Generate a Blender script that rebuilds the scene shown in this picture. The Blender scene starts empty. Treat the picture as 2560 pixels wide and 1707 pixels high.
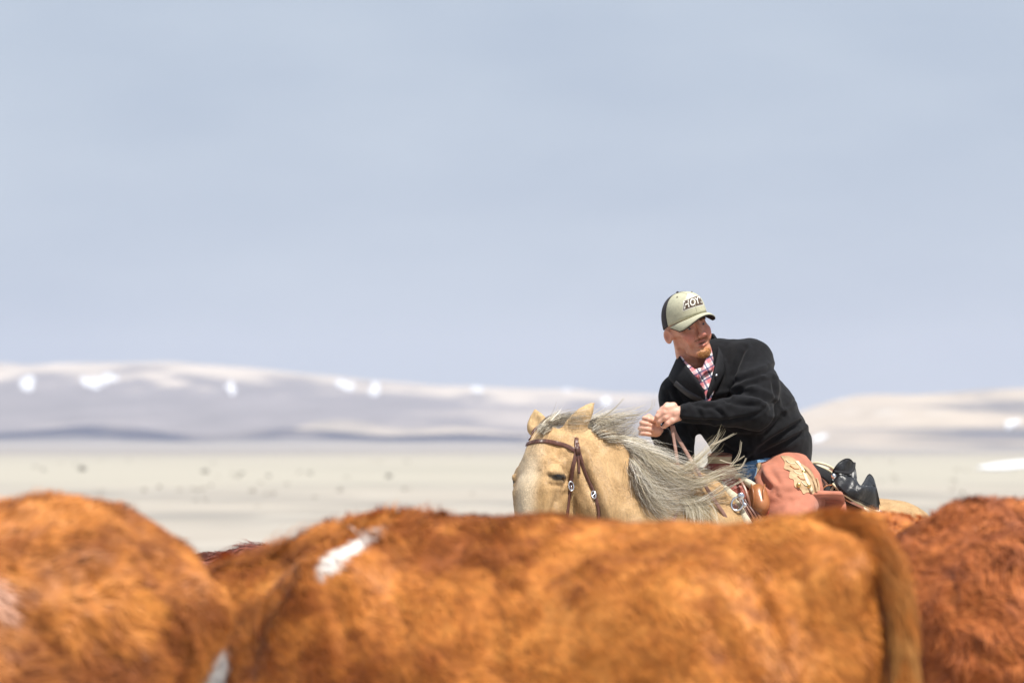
import bpy, bmesh, math, random
import numpy as np
from mathutils import Vector
from mathutils.bvhtree import BVHTree

rng = np.random.default_rng(7)
random.seed(7)
scene = bpy.context.scene
COL = scene.collection
R_ = math.radians

# ------------------------------------------------------------------ camera, sky, sun, exposure
EYE = 1.55                 # camera height
FPX = 14222.0              # focal length in photograph pixels (200 mm on a 36 mm sensor, 2560 px wide)
cam_d = bpy.data.cameras.new('camera')
cam_d.lens = 200; cam_d.sensor_width = 36
cam_d.shift_y = (1095 - 853.5) / 2560.0
cam_d.clip_start = 0.5; cam_d.clip_end = 60000
cam_d.dof.use_dof = True
cam_d.dof.focus_distance = 23.45
cam_d.dof.aperture_fstop = 4.8
cam = bpy.data.objects.new('camera', cam_d)
cam.location = (0, 0, EYE); cam.rotation_euler = (R_(90), 0, 0)
COL.objects.link(cam); scene.camera = cam

SUN_EL, SUN_AZ = 62.0, 34.0       # degrees; azimuth measured from straight behind the camera towards the right
sdir = Vector((math.sin(R_(SUN_AZ)) * math.cos(R_(SUN_EL)), -math.cos(R_(SUN_AZ)) * math.cos(R_(SUN_EL)), math.sin(R_(SUN_EL))))
sun_d = bpy.data.lights.new('sun', 'SUN'); sun_d.energy = 4.4; sun_d.angle = R_(0.5); sun_d.color = (1, .955, .88)
sun = bpy.data.objects.new('sun', sun_d); COL.objects.link(sun)
sun.rotation_euler = sdir.to_track_quat('Z', 'Y').to_euler(); sun.location = (5, -10, 20)

world = bpy.data.worlds.new('World'); scene.world = world; world.use_nodes = True
nt = world.node_tree; nt.nodes.clear()
w_out = nt.nodes.new('ShaderNodeOutputWorld'); w_bg = nt.nodes.new('ShaderNodeBackground')
w_sky = nt.nodes.new('ShaderNodeTexSky'); w_sky.sky_type = 'NISHITA'; w_sky.sun_disc = False
w_sky.sun_elevation = R_(SUN_EL); w_sky.sun_rotation = R_(180 - SUN_AZ)
w_tc = nt.nodes.new('ShaderNodeTexCoord')
w_map = nt.nodes.new('ShaderNodeMapping'); w_map.inputs['Scale'].default_value = (9, 9, 26); w_map.inputs['Rotation'].default_value = (0, R_(14), 0)
w_no = nt.nodes.new('ShaderNodeTexNoise'); w_no.inputs['Scale'].default_value = 1.3; w_no.inputs['Detail'].default_value = 3
w_cr = nt.nodes.new('ShaderNodeValToRGB')           # thin high cloud veil, in units of the sky texture
w_cr.color_ramp.elements[0].position = .34; w_cr.color_ramp.elements[0].color = (3.22, 3.80, 4.74, 1)
w_cr.color_ramp.elements[1].position = .64; w_cr.color_ramp.elements[1].color = (3.86, 4.42, 5.24, 1)
w_mx = nt.nodes.new('ShaderNodeMix'); w_mx.data_type = 'RGBA'; w_mx.inputs[0].default_value = .94
L = nt.links.new
L(w_tc.outputs['Generated'], w_map.inputs[0]); L(w_map.outputs[0], w_no.inputs['Vector']); L(w_no.outputs[0], w_cr.inputs[0])
L(w_sky.outputs[0], w_mx.inputs[6]); L(w_cr.outputs[0], w_mx.inputs[7]); L(w_mx.outputs[2], w_bg.inputs[0])
w_bg.inputs[1].default_value = 0.1
L(w_bg.outputs[0], w_out.inputs[0])
vs = scene.view_settings
vs.view_transform = 'Standard'; vs.look = 'None'; vs.gamma = 1; vs.use_curve_mapping = False
vs.exposure = 0.46
scene.render.engine = 'CYCLES'
scene.cycles.use_denoising = True
scene.cycles.max_bounces = 8; scene.cycles.volume_bounces = 1

# ------------------------------------------------------------------ helpers
def world_pt(u, v, Y):
    return np.array([(u - 1280) / FPX * Y, Y, EYE + (1095 - v) / FPX * Y])

_tab = rng.random(4096).astype(np.float32)
def vnoise(p):
    p = np.asarray(p, dtype=np.float64)
    i = np.floor(p).astype(np.int64); f = p - i
    f = f * f * (3 - 2 * f)
    out = 0
    for dx in (0, 1):
        wx = f[..., 0] if dx else 1 - f[..., 0]
        for dy in (0, 1):
            wy = f[..., 1] if dy else 1 - f[..., 1]
            for dz in (0, 1):
                wz = f[..., 2] if dz else 1 - f[..., 2]
                h = ((i[..., 0] + dx) * 73856093) ^ ((i[..., 1] + dy) * 19349663) ^ ((i[..., 2] + dz) * 83492791)
                out = out + wx * wy * wz * _tab[h & 4095]
    return out
def fbm(p, o=3):
    p = np.asarray(p, dtype=np.float64); a = 0; s = 1; t = 0
    for k in range(o):
        a = a + s * vnoise(p * 2 ** k + 17.3 * k); t += s; s *= .5
    return a / t
def sstep(a, b, x):
    t = np.clip((x - a) / (b - a), 0, 1); return t * t * (3 - 2 * t)

def axis(*segs):
    out = []
    for a, b, st in segs:
        n = max(1, int(round((b - a) / st)))
        out.append(np.linspace(a, b, n, endpoint=False))
    out.append(np.array([segs[-1][1]]))
    return np.concatenate(out)

class Field:
    """a distance field on a rectilinear grid, turned into one continuous mesh"""
    def __init__(s, xs, ys, zs):
        s.ax = [np.asarray(a, dtype=np.float32) for a in (xs, ys, zs)]
        s.f = np.full([len(a) for a in s.ax], .25, dtype=np.float32)
    def _sub(s, lo, hi):
        sl = []
        for a, l, h in zip(s.ax, lo, hi):
            i0 = max(0, int(np.searchsorted(a, l)) - 1); i1 = min(len(a), int(np.searchsorted(a, h)) + 1)
            if i1 <= i0: return None
            sl.append(slice(i0, i1))
        g = np.meshgrid(s.ax[0][sl[0]], s.ax[1][sl[1]], s.ax[2][sl[2]], indexing='ij', sparse=True)
        return tuple(sl), g
    def _apply(s, sl, d, k, sub):
        a = s.f[sl]
        if sub: a, b = -a, d
        else: b = d
        h = np.maximum(k - np.abs(a - b), 0) / k
        m = np.minimum(a, b) - h * h * k * .25
        s.f[sl] = -m if sub else m
    def cone(s, a, b, ra, rb, k=.03, sub=False):
        a = np.asarray(a, float); b = np.asarray(b, float); m = max(ra, rb) + k + .06
        r = s._sub(np.minimum(a, b) - m, np.maximum(a, b) + m)
        if r is None: return
        sl, (X, Y, Z) = r
        ba = b - a; q = max(float(ba @ ba), 1e-9)
        t = np.clip(((X - a[0]) * ba[0] + (Y - a[1]) * ba[1] + (Z - a[2]) * ba[2]) / q, 0, 1)
        d = np.sqrt((X - a[0] - t * ba[0]) ** 2 + (Y - a[1] - t * ba[1]) ** 2 + (Z - a[2] - t * ba[2]) ** 2) - (ra + (rb - ra) * t)
        s._apply(sl, d, k, sub)
    def ell(s, c, r, k=.03, axes=None, sub=False):
        c = np.asarray(c, float); r = np.asarray(r, float); m = max(r) + k + .06
        q = s._sub(c - m, c + m)
        if q is None: return
        sl, (X, Y, Z) = q
        X = X - c[0]; Y = Y - c[1]; Z = Z - c[2]
        if axes is None: p = (X, Y, Z)
        else: p = [X * e[0] + Y * e[1] + Z * e[2] for e in axes]
        k0 = np.sqrt(sum((p[i] / r[i]) ** 2 for i in range(3))); k1 = np.sqrt(sum((p[i] / r[i] ** 2) ** 2 for i in range(3)))
        d = k0 * (k0 - 1) / np.maximum(k1, 1e-6)
        s._apply(sl, d.astype(np.float32), k, sub)
    def chain(s, pts, k=.03):
        for (a, ra), (b, rb) in zip(pts[:-1], pts[1:]): s.cone(a, b, ra, rb, k)
    def cut(s, fn):
        X, Y, Z = np.meshgrid(*s.ax, indexing='ij', sparse=True)
        s.f = np.maximum(s.f, fn(X, Y, Z).astype(np.float32))
    def mesh(s):
        f = s.f; I = f < 0
        n = [m - 1 for m in f.shape]
        cnt = np.zeros(n, np.int8)
        for dx in (0, 1):
            for dy in (0, 1):
                for dz in (0, 1): cnt += I[dx:n[0] + dx, dy:n[1] + dy, dz:n[2] + dz]
        c = np.argwhere((cnt > 0) & (cnt < 8))
        idx = np.full(n, -1, np.int64); idx[c[:, 0], c[:, 1], c[:, 2]] = np.arange(len(c))
        acc = np.zeros((len(c), 3)); num = np.zeros(len(c))
        corners = [(x, y, z) for x in (0, 1) for y in (0, 1) for z in (0, 1)]
        for A in corners:
            for d in range(3):
                if A[d]: continue
                B = list(A); B[d] = 1
                ca = c + np.array(A); cb = c + np.array(B)
                fa = f[ca[:, 0], ca[:, 1], ca[:, 2]]; fb = f[cb[:, 0], cb[:, 1], cb[:, 2]]
                m = (fa < 0) != (fb < 0)
                t = np.where(m, fa / np.where(m, fa - fb, 1), 0)
                for q in range(3):
                    pa = s.ax[q][ca[:, q]]; pb = s.ax[q][cb[:, q]]
                    acc[:, q] += np.where(m, pa + (pb - pa) * t, 0)
                num += m
        V = acc / num[:, None]
        F = []
        for d in range(3):
            e, g = (d + 1) % 3, (d + 2) % 3
            sa = [slice(None)] * 3; sb = [slice(None)] * 3
            sa[d] = slice(0, -1); sb[d] = slice(1, None)
            ed = np.argwhere(I[tuple(sa)] != I[tuple(sb)])
            ed = ed[(ed[:, e] > 0) & (ed[:, g] > 0) & (ed[:, e] < f.shape[e] - 1) & (ed[:, g] < f.shape[g] - 1)]
            q = []
            for oe, og in ((-1, -1), (0, -1), (0, 0), (-1, 0)):
                cc = ed.copy(); cc[:, e] += oe; cc[:, g] += og
                q.append(idx[cc[:, 0], cc[:, 1], cc[:, 2]])
            q = np.stack(q, 1)
            ins = I[ed[:, 0], ed[:, 1], ed[:, 2]]
            q[~ins] = q[~ins][:, ::-1]
            F.append(q)
        return V, np.concatenate(F)

def vnormals(V, F):
    n = np.cross(V[F[:, 2]] - V[F[:, 0]], V[F[:, -1]] - V[F[:, 1]])
    N = np.zeros_like(V)
    for k in range(F.shape[1]): np.add.at(N, F[:, k], n)
    return N / np.maximum(np.linalg.norm(N, axis=1, keepdims=True), 1e-12)
def relax(V, F, n=1, w=.5):
    for _ in range(n):
        S = np.zeros_like(V); c = np.zeros(len(V))
        for k in range(F.shape[1]):
            a, b = F[:, k], F[:, (k + 1) % F.shape[1]]
            np.add.at(S, a, V[b]); np.add.at(c, a, 1); np.add.at(S, b, V[a]); np.add.at(c, b, 1)
        V = V + w * (S / np.maximum(c, 1)[:, None] - V)
    return V

ROOTS = {}
def base_of(o):
    while o is not None:
        if o.name in ROOTS: return ROOTS[o.name]
        o = o.parent
    return np.zeros(3)
def obj(name, V, F, mat, parent=None, col=None, smooth=True, kind=None):
    """links ONE mesh object; V in the coordinates of the world, or of the parent thing's own frame when it was made with local=True"""
    V = np.asarray(V, float) - base_of(parent)
    me = bpy.data.meshes.new(name)
    if isinstance(F, np.ndarray) and F.ndim == 2:
        nf, k = F.shape
        me.vertices.add(len(V)); me.vertices.foreach_set('co', V.astype(np.float32).ravel())
        me.loops.add(nf * k); me.loops.foreach_set('vertex_index', F.astype(np.int32).ravel())
        me.polygons.add(nf); me.polygons.foreach_set('loop_start', np.arange(0, nf * k, k, dtype=np.int32))
        me.update(calc_edges=True)
    else:
        me.from_pydata([tuple(p) for p in V], [], [tuple(int(i) for i in q) for q in F])
    me.validate()
    if smooth: me.polygons.foreach_set('use_smooth', np.ones(len(me.polygons), bool))
    if col is not None:
        at = me.color_attributes.new('Col', 'FLOAT_COLOR', 'POINT')
        c4 = np.ones((len(V), 4), np.float32); c4[:, :3] = col
        at.data.foreach_set('color', c4.ravel())
    me.materials.append(mat)
    o = bpy.data.objects.new(name, me); COL.objects.link(o)
    if parent is not None: o.parent = parent
    if kind: o['kind'] = kind
    return o
def tag(o, label, cat, group=None):
    o['label'] = label; o['category'] = cat
    if group: o['group'] = group
    return o
def thing(name, label, cat, loc, rz=0, group=None, local=False):
    o = bpy.data.objects.new(name, None); COL.objects.link(o)
    o.location = loc; o.rotation_euler = (0, 0, rz); o.empty_display_size = .2
    ROOTS[o.name] = np.zeros(3) if local else np.array(loc, float)
    return tag(o, label, cat, group)

def catmull(P, n=8):
    P = np.asarray(P, float)
    Q = np.vstack([2 * P[0] - P[1], P, 2 * P[-1] - P[-2]])
    out = []
    t = np.linspace(0, 1, n, endpoint=False)[:, None]
    for i in range(len(P) - 1):
        a, b, c, d = Q[i:i + 4]
        out.append(.5 * (2 * b + (c - a) * t + (2 * a - 5 * b + 4 * c - d) * t ** 2 + (3 * b - a - 3 * c + d) * t ** 3))
    out.append(P[-1:]); return np.vstack(out)
def resample(P, n):
    P = np.asarray(P, float); s = np.r_[0, np.cumsum(np.linalg.norm(np.diff(P, axis=0), axis=1))]
    t = np.linspace(0, s[-1], n)
    return np.stack([np.interp(t, s, P[:, q]) for q in range(P.shape[1])], 1)
def sweep(P, N, w, h, sides=10, p=.55, caps=True):
    """a belt: superellipse section (w wide, h thick) along P with surface normals N"""
    P = np.asarray(P, float); n = len(P)
    T = np.gradient(P, axis=0); T /= np.maximum(np.linalg.norm(T, axis=1, keepdims=True), 1e-9)
    N = np.asarray(N, float); N = N - (N * T).sum(1, keepdims=True) * T; N /= np.maximum(np.linalg.norm(N, axis=1, keepdims=True), 1e-9)
    B = np.cross(T, N)
    w = np.broadcast_to(w, (n,)); h = np.broadcast_to(h, (n,))
    a = np.arange(sides) / sides * 2 * np.pi
    ca = np.sign(np.cos(a)) * np.abs(np.cos(a)) ** p; sa = np.sign(np.sin(a)) * np.abs(np.sin(a)) ** p
    V = P[:, None] + B[:, None] * (ca[None, :, None] * w[:, None, None] / 2) + N[:, None] * (sa[None, :, None] * h[:, None, None] / 2)
    F = []
    for i in range(n - 1):
        for j in range(sides):
            q = (j + 1) % sides
            F.append((i * sides + j, i * sides + q, (i + 1) * sides + q, (i + 1) * sides + j))
    if caps:
        F.append(tuple(range(sides))[::-1]); F.append(tuple((n - 1) * sides + j for j in range(sides)))
    return V.reshape(-1, 3), F
def tube(P, r, sides=8):
    P = np.asarray(P, float)
    T = P[-1] - P[0]; ref = np.array([0, 1., 0]) if abs(T[1]) < .8 * np.linalg.norm(T) else np.array([1., 0, 0])
    r = np.broadcast_to(r, (len(P),))
    return sweep(P, np.tile(ref, (len(P), 1)), 2 * r, 2 * r, sides, 1.0)
def strands(G, R, sides=3):
    """G (n, m, 3) hair lines, R (n, m) radii -> one mesh"""
    n, m, _ = G.shape
    T = np.gradient(G, axis=1); T /= np.maximum(np.linalg.norm(T, axis=2, keepdims=True), 1e-9)
    A = np.cross(T, np.array([.13, 1, .21])); A /= np.maximum(np.linalg.norm(A, axis=2, keepdims=True), 1e-9)
    B = np.cross(T, A)
    a = np.arange(sides) / sides * 2 * np.pi + .4
    V = G[:, :, None] + R[:, :, None, None] * (A[:, :, None] * np.cos(a)[:, None] + B[:, :, None] * np.sin(a)[:, None])
    base = (np.arange(n) * m * sides)[:, None, None] + (np.arange(m - 1) * sides)[None, :, None]
    j = np.arange(sides); q = (j + 1) % sides
    F = np.stack([base + j, base + q, base + q + sides, base + j + sides], -1).reshape(-1, 4)
    return V.reshape(-1, 3), F
def merge(parts):
    V = []; F = []; o = 0
    for v, f in parts:
        V.append(np.asarray(v, float)); F += [tuple(int(i) + o for i in q) for q in f]; o += len(v)
    return np.vstack(V), F
def sphere(c, r, nu=16, nv=10, axes=None):
    r = np.broadcast_to(r, (3,)); V = []; F = []
    for i in range(nv + 1):
        t = math.pi * i / nv
        for j in range(nu):
            a = 2 * math.pi * j / nu
            V.append((math.sin(t) * math.cos(a) * r[0], math.sin(t) * math.sin(a) * r[1], math.cos(t) * r[2]))
    for i in range(nv):
        for j in range(nu):
            q = (j + 1) % nu
            F.append((i * nu + j, (i + 1) * nu + j, (i + 1) * nu + q, i * nu + q))
    V = np.array(V)
    if axes is not None: V = V @ np.array(axes)
    return V + np.asarray(c), F
def torus(c, ra, rb, r, nrm, up=(0, 0, 1), n=20, sides=8):
    nrm = np.asarray(nrm, float); nrm /= np.linalg.norm(nrm)
    up = np.asarray(up, float); up = up - up @ nrm * nrm; up /= np.linalg.norm(up); x = np.cross(up, nrm)
    a = np.linspace(0, 2 * np.pi, n + 1)
    P = np.asarray(c) + np.outer(np.cos(a) * ra, x) + np.outer(np.sin(a) * rb, up)
    return sweep(P, np.tile(nrm, (n + 1, 1)), 2 * r, 2 * r, sides, 1.0, caps=False)
def sheet(Prow, thick, sub=1):
    """a lofted sheet with thickness from a grid (n, m, 3) of points"""
    G = np.asarray(Prow, float); n, m, _ = G.shape
    du = np.gradient(G, axis=0); dv = np.gradient(G, axis=1); N = np.cross(du, dv); N /= np.maximum(np.linalg.norm(N, axis=2, keepdims=True), 1e-9)
    A = G + N * thick / 2; B = G - N * thick / 2
    V = np.vstack([A.reshape(-1, 3), B.reshape(-1, 3)]); F = []; o = n * m
    for i in range(n - 1):
        for j in range(m - 1):
            a, b, c, d = i * m + j, (i + 1) * m + j, (i + 1) * m + j + 1, i * m + j + 1
            F.append((a, b, c, d)); F.append((o + d, o + c, o + b, o + a))
    rim = [(i, 0) for i in range(n)] + [(n - 1, j) for j in range(1, m)] + [(i, m - 1) for i in range(n - 2, -1, -1)] + [(0, j) for j in range(m - 2, 0, -1)]
    for k in range(len(rim)):
        a = rim[k][0] * m + rim[k][1]; q = rim[(k + 1) % len(rim)]; b = q[0] * m + q[1]
        F.append((b, a, o + a, o + b))
    return V, F
def inside(poly, x, y):
    poly = np.asarray(poly); r = np.zeros(x.shape, bool); j = len(poly) - 1
    for i in range(len(poly)):
        xi, yi = poly[i]; xj, yj = poly[j]
        c = ((yi > y) != (yj > y)) & (x < (xj - xi) * (y - yi) / (yj - yi + 1e-12) + xi)
        r ^= c; j = i
    return r
CAMO = np.array([0, 0, EYE])
def ray(u, v):
    d = np.array([(u - 1280) / FPX, 1, (1095 - v) / FPX]); return Vector(CAMO), Vector(d / np.linalg.norm(d))
def hit(bvh, u, v, back=0):
    o, d = ray(u, v)
    if back: o = o + d * back
    h = bvh.ray_cast(o, d)
    return (np.array(h[0]), np.array(h[1])) if h[0] is not None else (None, None)
def bvh_of(V, F): return BVHTree.FromPolygons([tuple(p) for p in V], [tuple(int(i) for i in q) for q in F])
def drape(bvh, outline, off, thick, step=2.0, back=0, bulge=0):
    """a thin piece of real thickness laid on a surface: outline given as the photograph shows it"""
    o = resample(catmull(list(outline) + [outline[0]], 6), max(16, len(outline) * 5))[:-1]
    c = o.mean(0); rings = 6
    V = []; N = []
    for k in range(rings + 1):
        s = k / rings
        for p in o:
            q = c + (p - c) * s
            h, n = hit(bvh, q[0], q[1], back)
            V.append(h if h is not None else [np.nan] * 3); N.append(n if n is not None else [0, -1, 0])
    V = np.array(V); N = np.array(N)
    bad = np.isnan(V[:, 0])
    if bad.all(): return None
    for i in np.where(bad)[0]:
        g = np.where(~bad)[0]; m = len(o); src = g[np.argmin(np.abs(g % m - i % m) * 100 + np.abs(g - i))]
        V[i] = V[src]; N[i] = N[src]
    N /= np.maximum(np.linalg.norm(N, axis=1, keepdims=True), 1e-9)
    m = len(o); prof = np.repeat(np.sqrt(np.clip(1 - (np.arange(rings + 1) / rings) ** 4, 0, 1)), m)
    T = V + N * (off + thick * (.35 + .65 * prof) + bulge * prof)[:, None]; Bm = V - N * thick * .5
    F = []
    for k in range(rings):
        for j in range(m):
            q = (j + 1) % m
            F.append((k * m + j, k * m + q, (k + 1) * m + q, (k + 1) * m + j))
    oo = (rings + 1) * m
    for j in range(m):
        q = (j + 1) % m
        F.append((rings * m + q, rings * m + j, oo + j, oo + q))
    return np.vstack([T, Bm[rings * m:]]), F

def creases(V, N, paths, face=2.0):
    """displacement for creases with soft ridges, traced on the side seen in the photograph: (path, depth, width)"""
    ju = (V[:, 0] / V[:, 1]) * FPX + 1280; jv = 1095 - (V[:, 2] - EYE) / V[:, 1] * FPX
    dis = np.zeros(len(V)); facing = np.clip(-N[:, 1] * face + .3, 0, 1)
    for path, depth, w in paths:
        ridge = .8; p = resample(catmull(path, 8), 40); d2 = np.full(len(V), 1e9); sg = np.zeros(len(V))
        for i in range(len(p) - 1):
            a, b = p[i], p[i + 1]; ab = b - a; t = np.clip(((ju - a[0]) * ab[0] + (jv - a[1]) * ab[1]) / (ab @ ab), 0, 1)
            ddx = ju - a[0] - t * ab[0]; ddy = jv - a[1] - t * ab[1]; q = ddx ** 2 + ddy ** 2; m = q < d2
            d2 = np.where(m, q, d2); sg = np.where(m, np.sign(ab[0] * ddy - ab[1] * ddx), sg)
        end = np.minimum(np.hypot(ju - p[0][0], jv - p[0][1]), np.hypot(ju - p[-1][0], jv - p[-1][1]))
        fade = sstep(0, w * 2.2, end) * .8 + .2; d = np.sqrt(d2)
        dis += facing * fade * depth * (-np.exp(-(d / w) ** 2) + ridge * np.where(sg < 0, 1, .35) * np.exp(-((d - 1.9 * w) / (1.2 * w)) ** 2))
    return dis

# ------------------------------------------------------------------ materials
def mat(name, color=(.5, .5, .5), rough=.6, metal=0, vcol=False, noise=None, bump=None, sheen=0, spec=.5, sss=0):
    m = bpy.data.materials.new(name); m.use_nodes = True
    t = m.node_tree; b = t.nodes['Principled BSDF']; l = t.links.new
    b.inputs['Roughness'].default_value = rough; b.inputs['Metallic'].default_value = metal
    b.inputs['Specular IOR Level'].default_value = spec
    if sheen: b.inputs['Sheen Weight'].default_value = sheen; b.inputs['Sheen Roughness'].default_value = .5
    if sss: b.inputs['Subsurface Weight'].default_value = sss; b.inputs['Subsurface Radius'].default_value = (.012, .004, .002)
    tc = t.nodes.new('ShaderNodeTexCoord')
    src = None
    if vcol:
        a = t.nodes.new('ShaderNodeAttribute'); a.attribute_name = 'Col'; src = a.outputs['Color']
    if noise:
        sc, lo, hi = noise[:3]
        mp = t.nodes.new('ShaderNodeMapping'); l(tc.outputs['Object'], mp.inputs[0])
        if len(noise) > 3: mp.inputs['Scale'].default_value = noise[3]
        n = t.nodes.new('ShaderNodeTexNoise'); n.inputs['Scale'].default_value = sc; n.inputs['Detail'].default_value = 5; l(mp.outputs[0], n.inputs['Vector'])
        r = t.nodes.new('ShaderNodeMapRange'); r.inputs[1].default_value = .3; r.inputs[2].default_value = .7; r.inputs[3].default_value = lo; r.inputs[4].default_value = hi
        l(n.outputs[0], r.inputs[0])
        x = t.nodes.new('ShaderNodeVectorMath'); x.operation = 'SCALE'
        if src is not None: l(src, x.inputs[0])
        else: x.inputs[0].default_value = color[:3]
        l(r.outputs[0], x.inputs['Scale']); src = x.outputs[0]
    if src is not None: l(src, b.inputs['Base Color'])
    else: b.inputs['Base Color'].default_value = (*color[:3], 1)
    if bump:
        n2 = t.nodes.new('ShaderNodeTexNoise'); n2.inputs['Scale'].default_value = bump[0]; n2.inputs['Detail'].default_value = 4
        l(tc.outputs['Object'], n2.inputs['Vector'])
        bp = t.nodes.new('ShaderNodeBump'); bp.inputs['Strength'].default_value = bump[1]; bp.inputs['Distance'].default_value = bump[2]
        l(n2.outputs[0], bp.inputs['Height']); l(bp.outputs[0], b.inputs['Normal'])
    return m
M_skin = mat('skin', rough=.5, vcol=True, noise=(60, .9, 1.1), bump=(180, .25, .002), sss=.15)
M_jacket = mat('black_fleece', (.0085, .0085, .010), .92, noise=(40, .7, 1.35), bump=(420, .5, .002), sheen=.06, spec=.18)
M_jackin = mat('black_collar_cloth', (.012, .012, .014), .85, noise=(60, .8, 1.2), spec=.25)
M_zip = mat('grey_zip_tape', (.024, .022, .025), .6, noise=(300, .6, 1.3))
M_capf = mat('olive_canvas', (.49, .475, .345), .85, noise=(90, .9, 1.08), bump=(500, .4, .001), spec=.2)
M_capb = mat('dark_trucker_mesh', (.028, .022, .026), .8, noise=(400, .5, 1.6), bump=(700, .6, .001))
M_blk = mat('black_cloth', (.008, .008, .01), .8)
M_white = mat('white_thread', (.78, .76, .70), .8, noise=(300, .9, 1.05))
M_brown = mat('brown_thread', (.085, .055, .035), .8)
M_chaps = mat('red_brown_suede', (.46, .17, .105), .8, noise=(14, .8, 1.15), bump=(160, .35, .003), sheen=.15, spec=.25)
M_yoke = mat('tan_suede', (.50, .34, .19), .75, noise=(60, .75, 1.2), bump=(90, .5, .003))
M_cream = mat('cream_leather_strap', (.72, .62, .42), .5, noise=(60, .85, 1.1))
M_denim = mat('blue_denim', (.11, .22, .36), .85, noise=(120, .5, 1.7, (1, 1, .25)), bump=(300, .4, .002))
M_leath = mat('red_tooled_leather', (.27, .052, .03), .42, noise=(30, .75, 1.25), bump=(95, .9, .006))
M_leath2 = mat('brown_saddle_leather', (.22, .085, .045), .36, noise=(22, .75, 1.25), bump=(120, .25, .003))
M_roll = mat('tan_brown_padded_leather', (.33, .125, .045), .34, noise=(18, .8, 1.2), bump=(80, .2, .003))
M_strap = mat('bridle_leather', (.115, .048, .034), .4, noise=(80, .7, 1.3), bump=(300, .2, .001))
M_rein = mat('worn_rein_leather', (.30, .165, .125), .5, noise=(50, .8, 1.2))
M_silver = mat('silver', (.78, .78, .80), .22, metal=1, bump=(120, .2, .002))
M_horn = mat('mule_hide_wrap', (.50, .40, .24), .6, noise=(20, .7, 1.15, (1, 1, 7)), bump=(30, .6, .006))
M_bag = mat('black_saddlebag_leather', (.022, .023, .026), .38, noise=(30, .6, 1.5), bump=(55, .5, .006))
M_blank = mat('cream_wool_blanket', (.62, .56, .42), .9, noise=(70, .75, 1.12), bump=(160, .7, .004))
M_horse = mat('palomino_coat', rough=.7, vcol=True, noise=(130, .8, 1.18, (1, 1, .35)), bump=(140, .4, .004), sheen=.08, spec=.2)
M_hair = mat('mane_hair', rough=.45, vcol=True, spec=.4)
M_cow = mat('red_cow_coat', rough=.6, vcol=True, noise=(30, .85, 1.15), bump=(55, .6, .01), sheen=.1, spec=.25)
M_fur = mat('red_cow_fur', rough=.55, vcol=True, spec=.3)
M_hoof = mat('hoof', (.06, .045, .035), .5)
M_eye = mat('dark_eye', (.012, .008, .006), .08, spec=.6)
M_eyew = mat('human_eye', rough=.15, vcol=True)

def plaid():
    m = bpy.data.materials.new('plaid_shirt_cloth'); m.use_nodes = True
    t = m.node_tree; b = t.nodes['Principled BSDF']; b.inputs['Roughness'].default_value = .85; l = t.links.new
    tc = t.nodes.new('ShaderNodeTexCoord'); mp = t.nodes.new('ShaderNodeMapping'); mp.inputs['Rotation'].default_value = (0, R_(28), 0); l(tc.outputs['Object'], mp.inputs[0])
    sp = t.nodes.new('ShaderNodeSeparateXYZ'); l(mp.outputs[0], sp.inputs[0])
    def band(out, freq, ph, pos):
        a = t.nodes.new('ShaderNodeMath'); a.operation = 'MULTIPLY_ADD'; a.inputs[1].default_value = freq; a.inputs[2].default_value = ph; l(out, a.inputs[0])
        f = t.nodes.new('ShaderNodeMath'); f.operation = 'FRACT'; l(a.outputs[0], f.inputs[0])
        c = t.nodes.new('ShaderNodeMath'); c.operation = 'LESS_THAN'; c.inputs[1].default_value = pos; l(f.outputs[0], c.inputs[0]); return c.outputs[0]
    def over(base, fac, col, s=.75):
        x = t.nodes.new('ShaderNodeMix'); x.data_type = 'RGBA'
        k = t.nodes.new('ShaderNodeMath'); k.operation = 'MULTIPLY'; k.inputs[1].default_value = s; l(fac, k.inputs[0]); l(k.outputs[0], x.inputs[0])
        if isinstance(base, tuple): x.inputs[6].default_value = base
        else: l(base, x.inputs[6])
        x.inputs[7].default_value = col; return x.outputs[2]
    c = over((.78, .74, .74, 1), band(sp.outputs[0], 27, .1, .45), (.55, .06, .08, 1), .6)
    c = over(c, band(sp.outputs[2], 27, .0, .45), (.55, .06, .08, 1), .6)
    c = over(c, band(sp.outputs[0], 27, .55, .2), (.03, .04, .12, 1), .8)
    c = over(c, band(sp.outputs[2], 27, .6, .2), (.03, .04, .12, 1), .8)
    l(c, b.inputs['Base Color']); return m
M_plaid = plaid()

# ------------------------------------------------------------------ ground, hills, snow
def gz(x, y):
    x = np.asarray(x, float); y = np.asarray(y, float)
    z = -.13 * sstep(16, 21, y) * (1 - sstep(40, 70, y))
    far = sstep(60, 400, y)
    n = fbm(np.stack([x / 60, y / 140, 0 * x], -1), 3) - .5
    z = z + far * n * .5 * np.clip(y / 400, .3, 1.6)
    z = z + np.interp(y, [0, 300, 600, 1000, 2000, 4000, 5200, 11000], [0, 0, -.35, -1.3, -3.1, -3.2, -1.2, -1.2])
    return z
ys = np.concatenate([np.linspace(-12, 60, 50), 60 * (10300 / 60) ** (np.linspace(0, 1, 170)[1:])])
xs = np.concatenate([-1600 * (np.linspace(1, 0, 60, endpoint=False)) ** 2.2, 1600 * np.linspace(0, 1, 61) ** 2.2])
GX, GY = np.meshgrid(xs, ys); GZ = gz(GX, GY)
nxx = len(xs)
ii = (np.arange(len(ys) - 1)[:, None] * nxx + np.arange(nxx - 1)[None]).ravel()
GF = np.stack([ii, ii + 1, ii + 1 + nxx, ii + nxx], 1)
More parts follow.
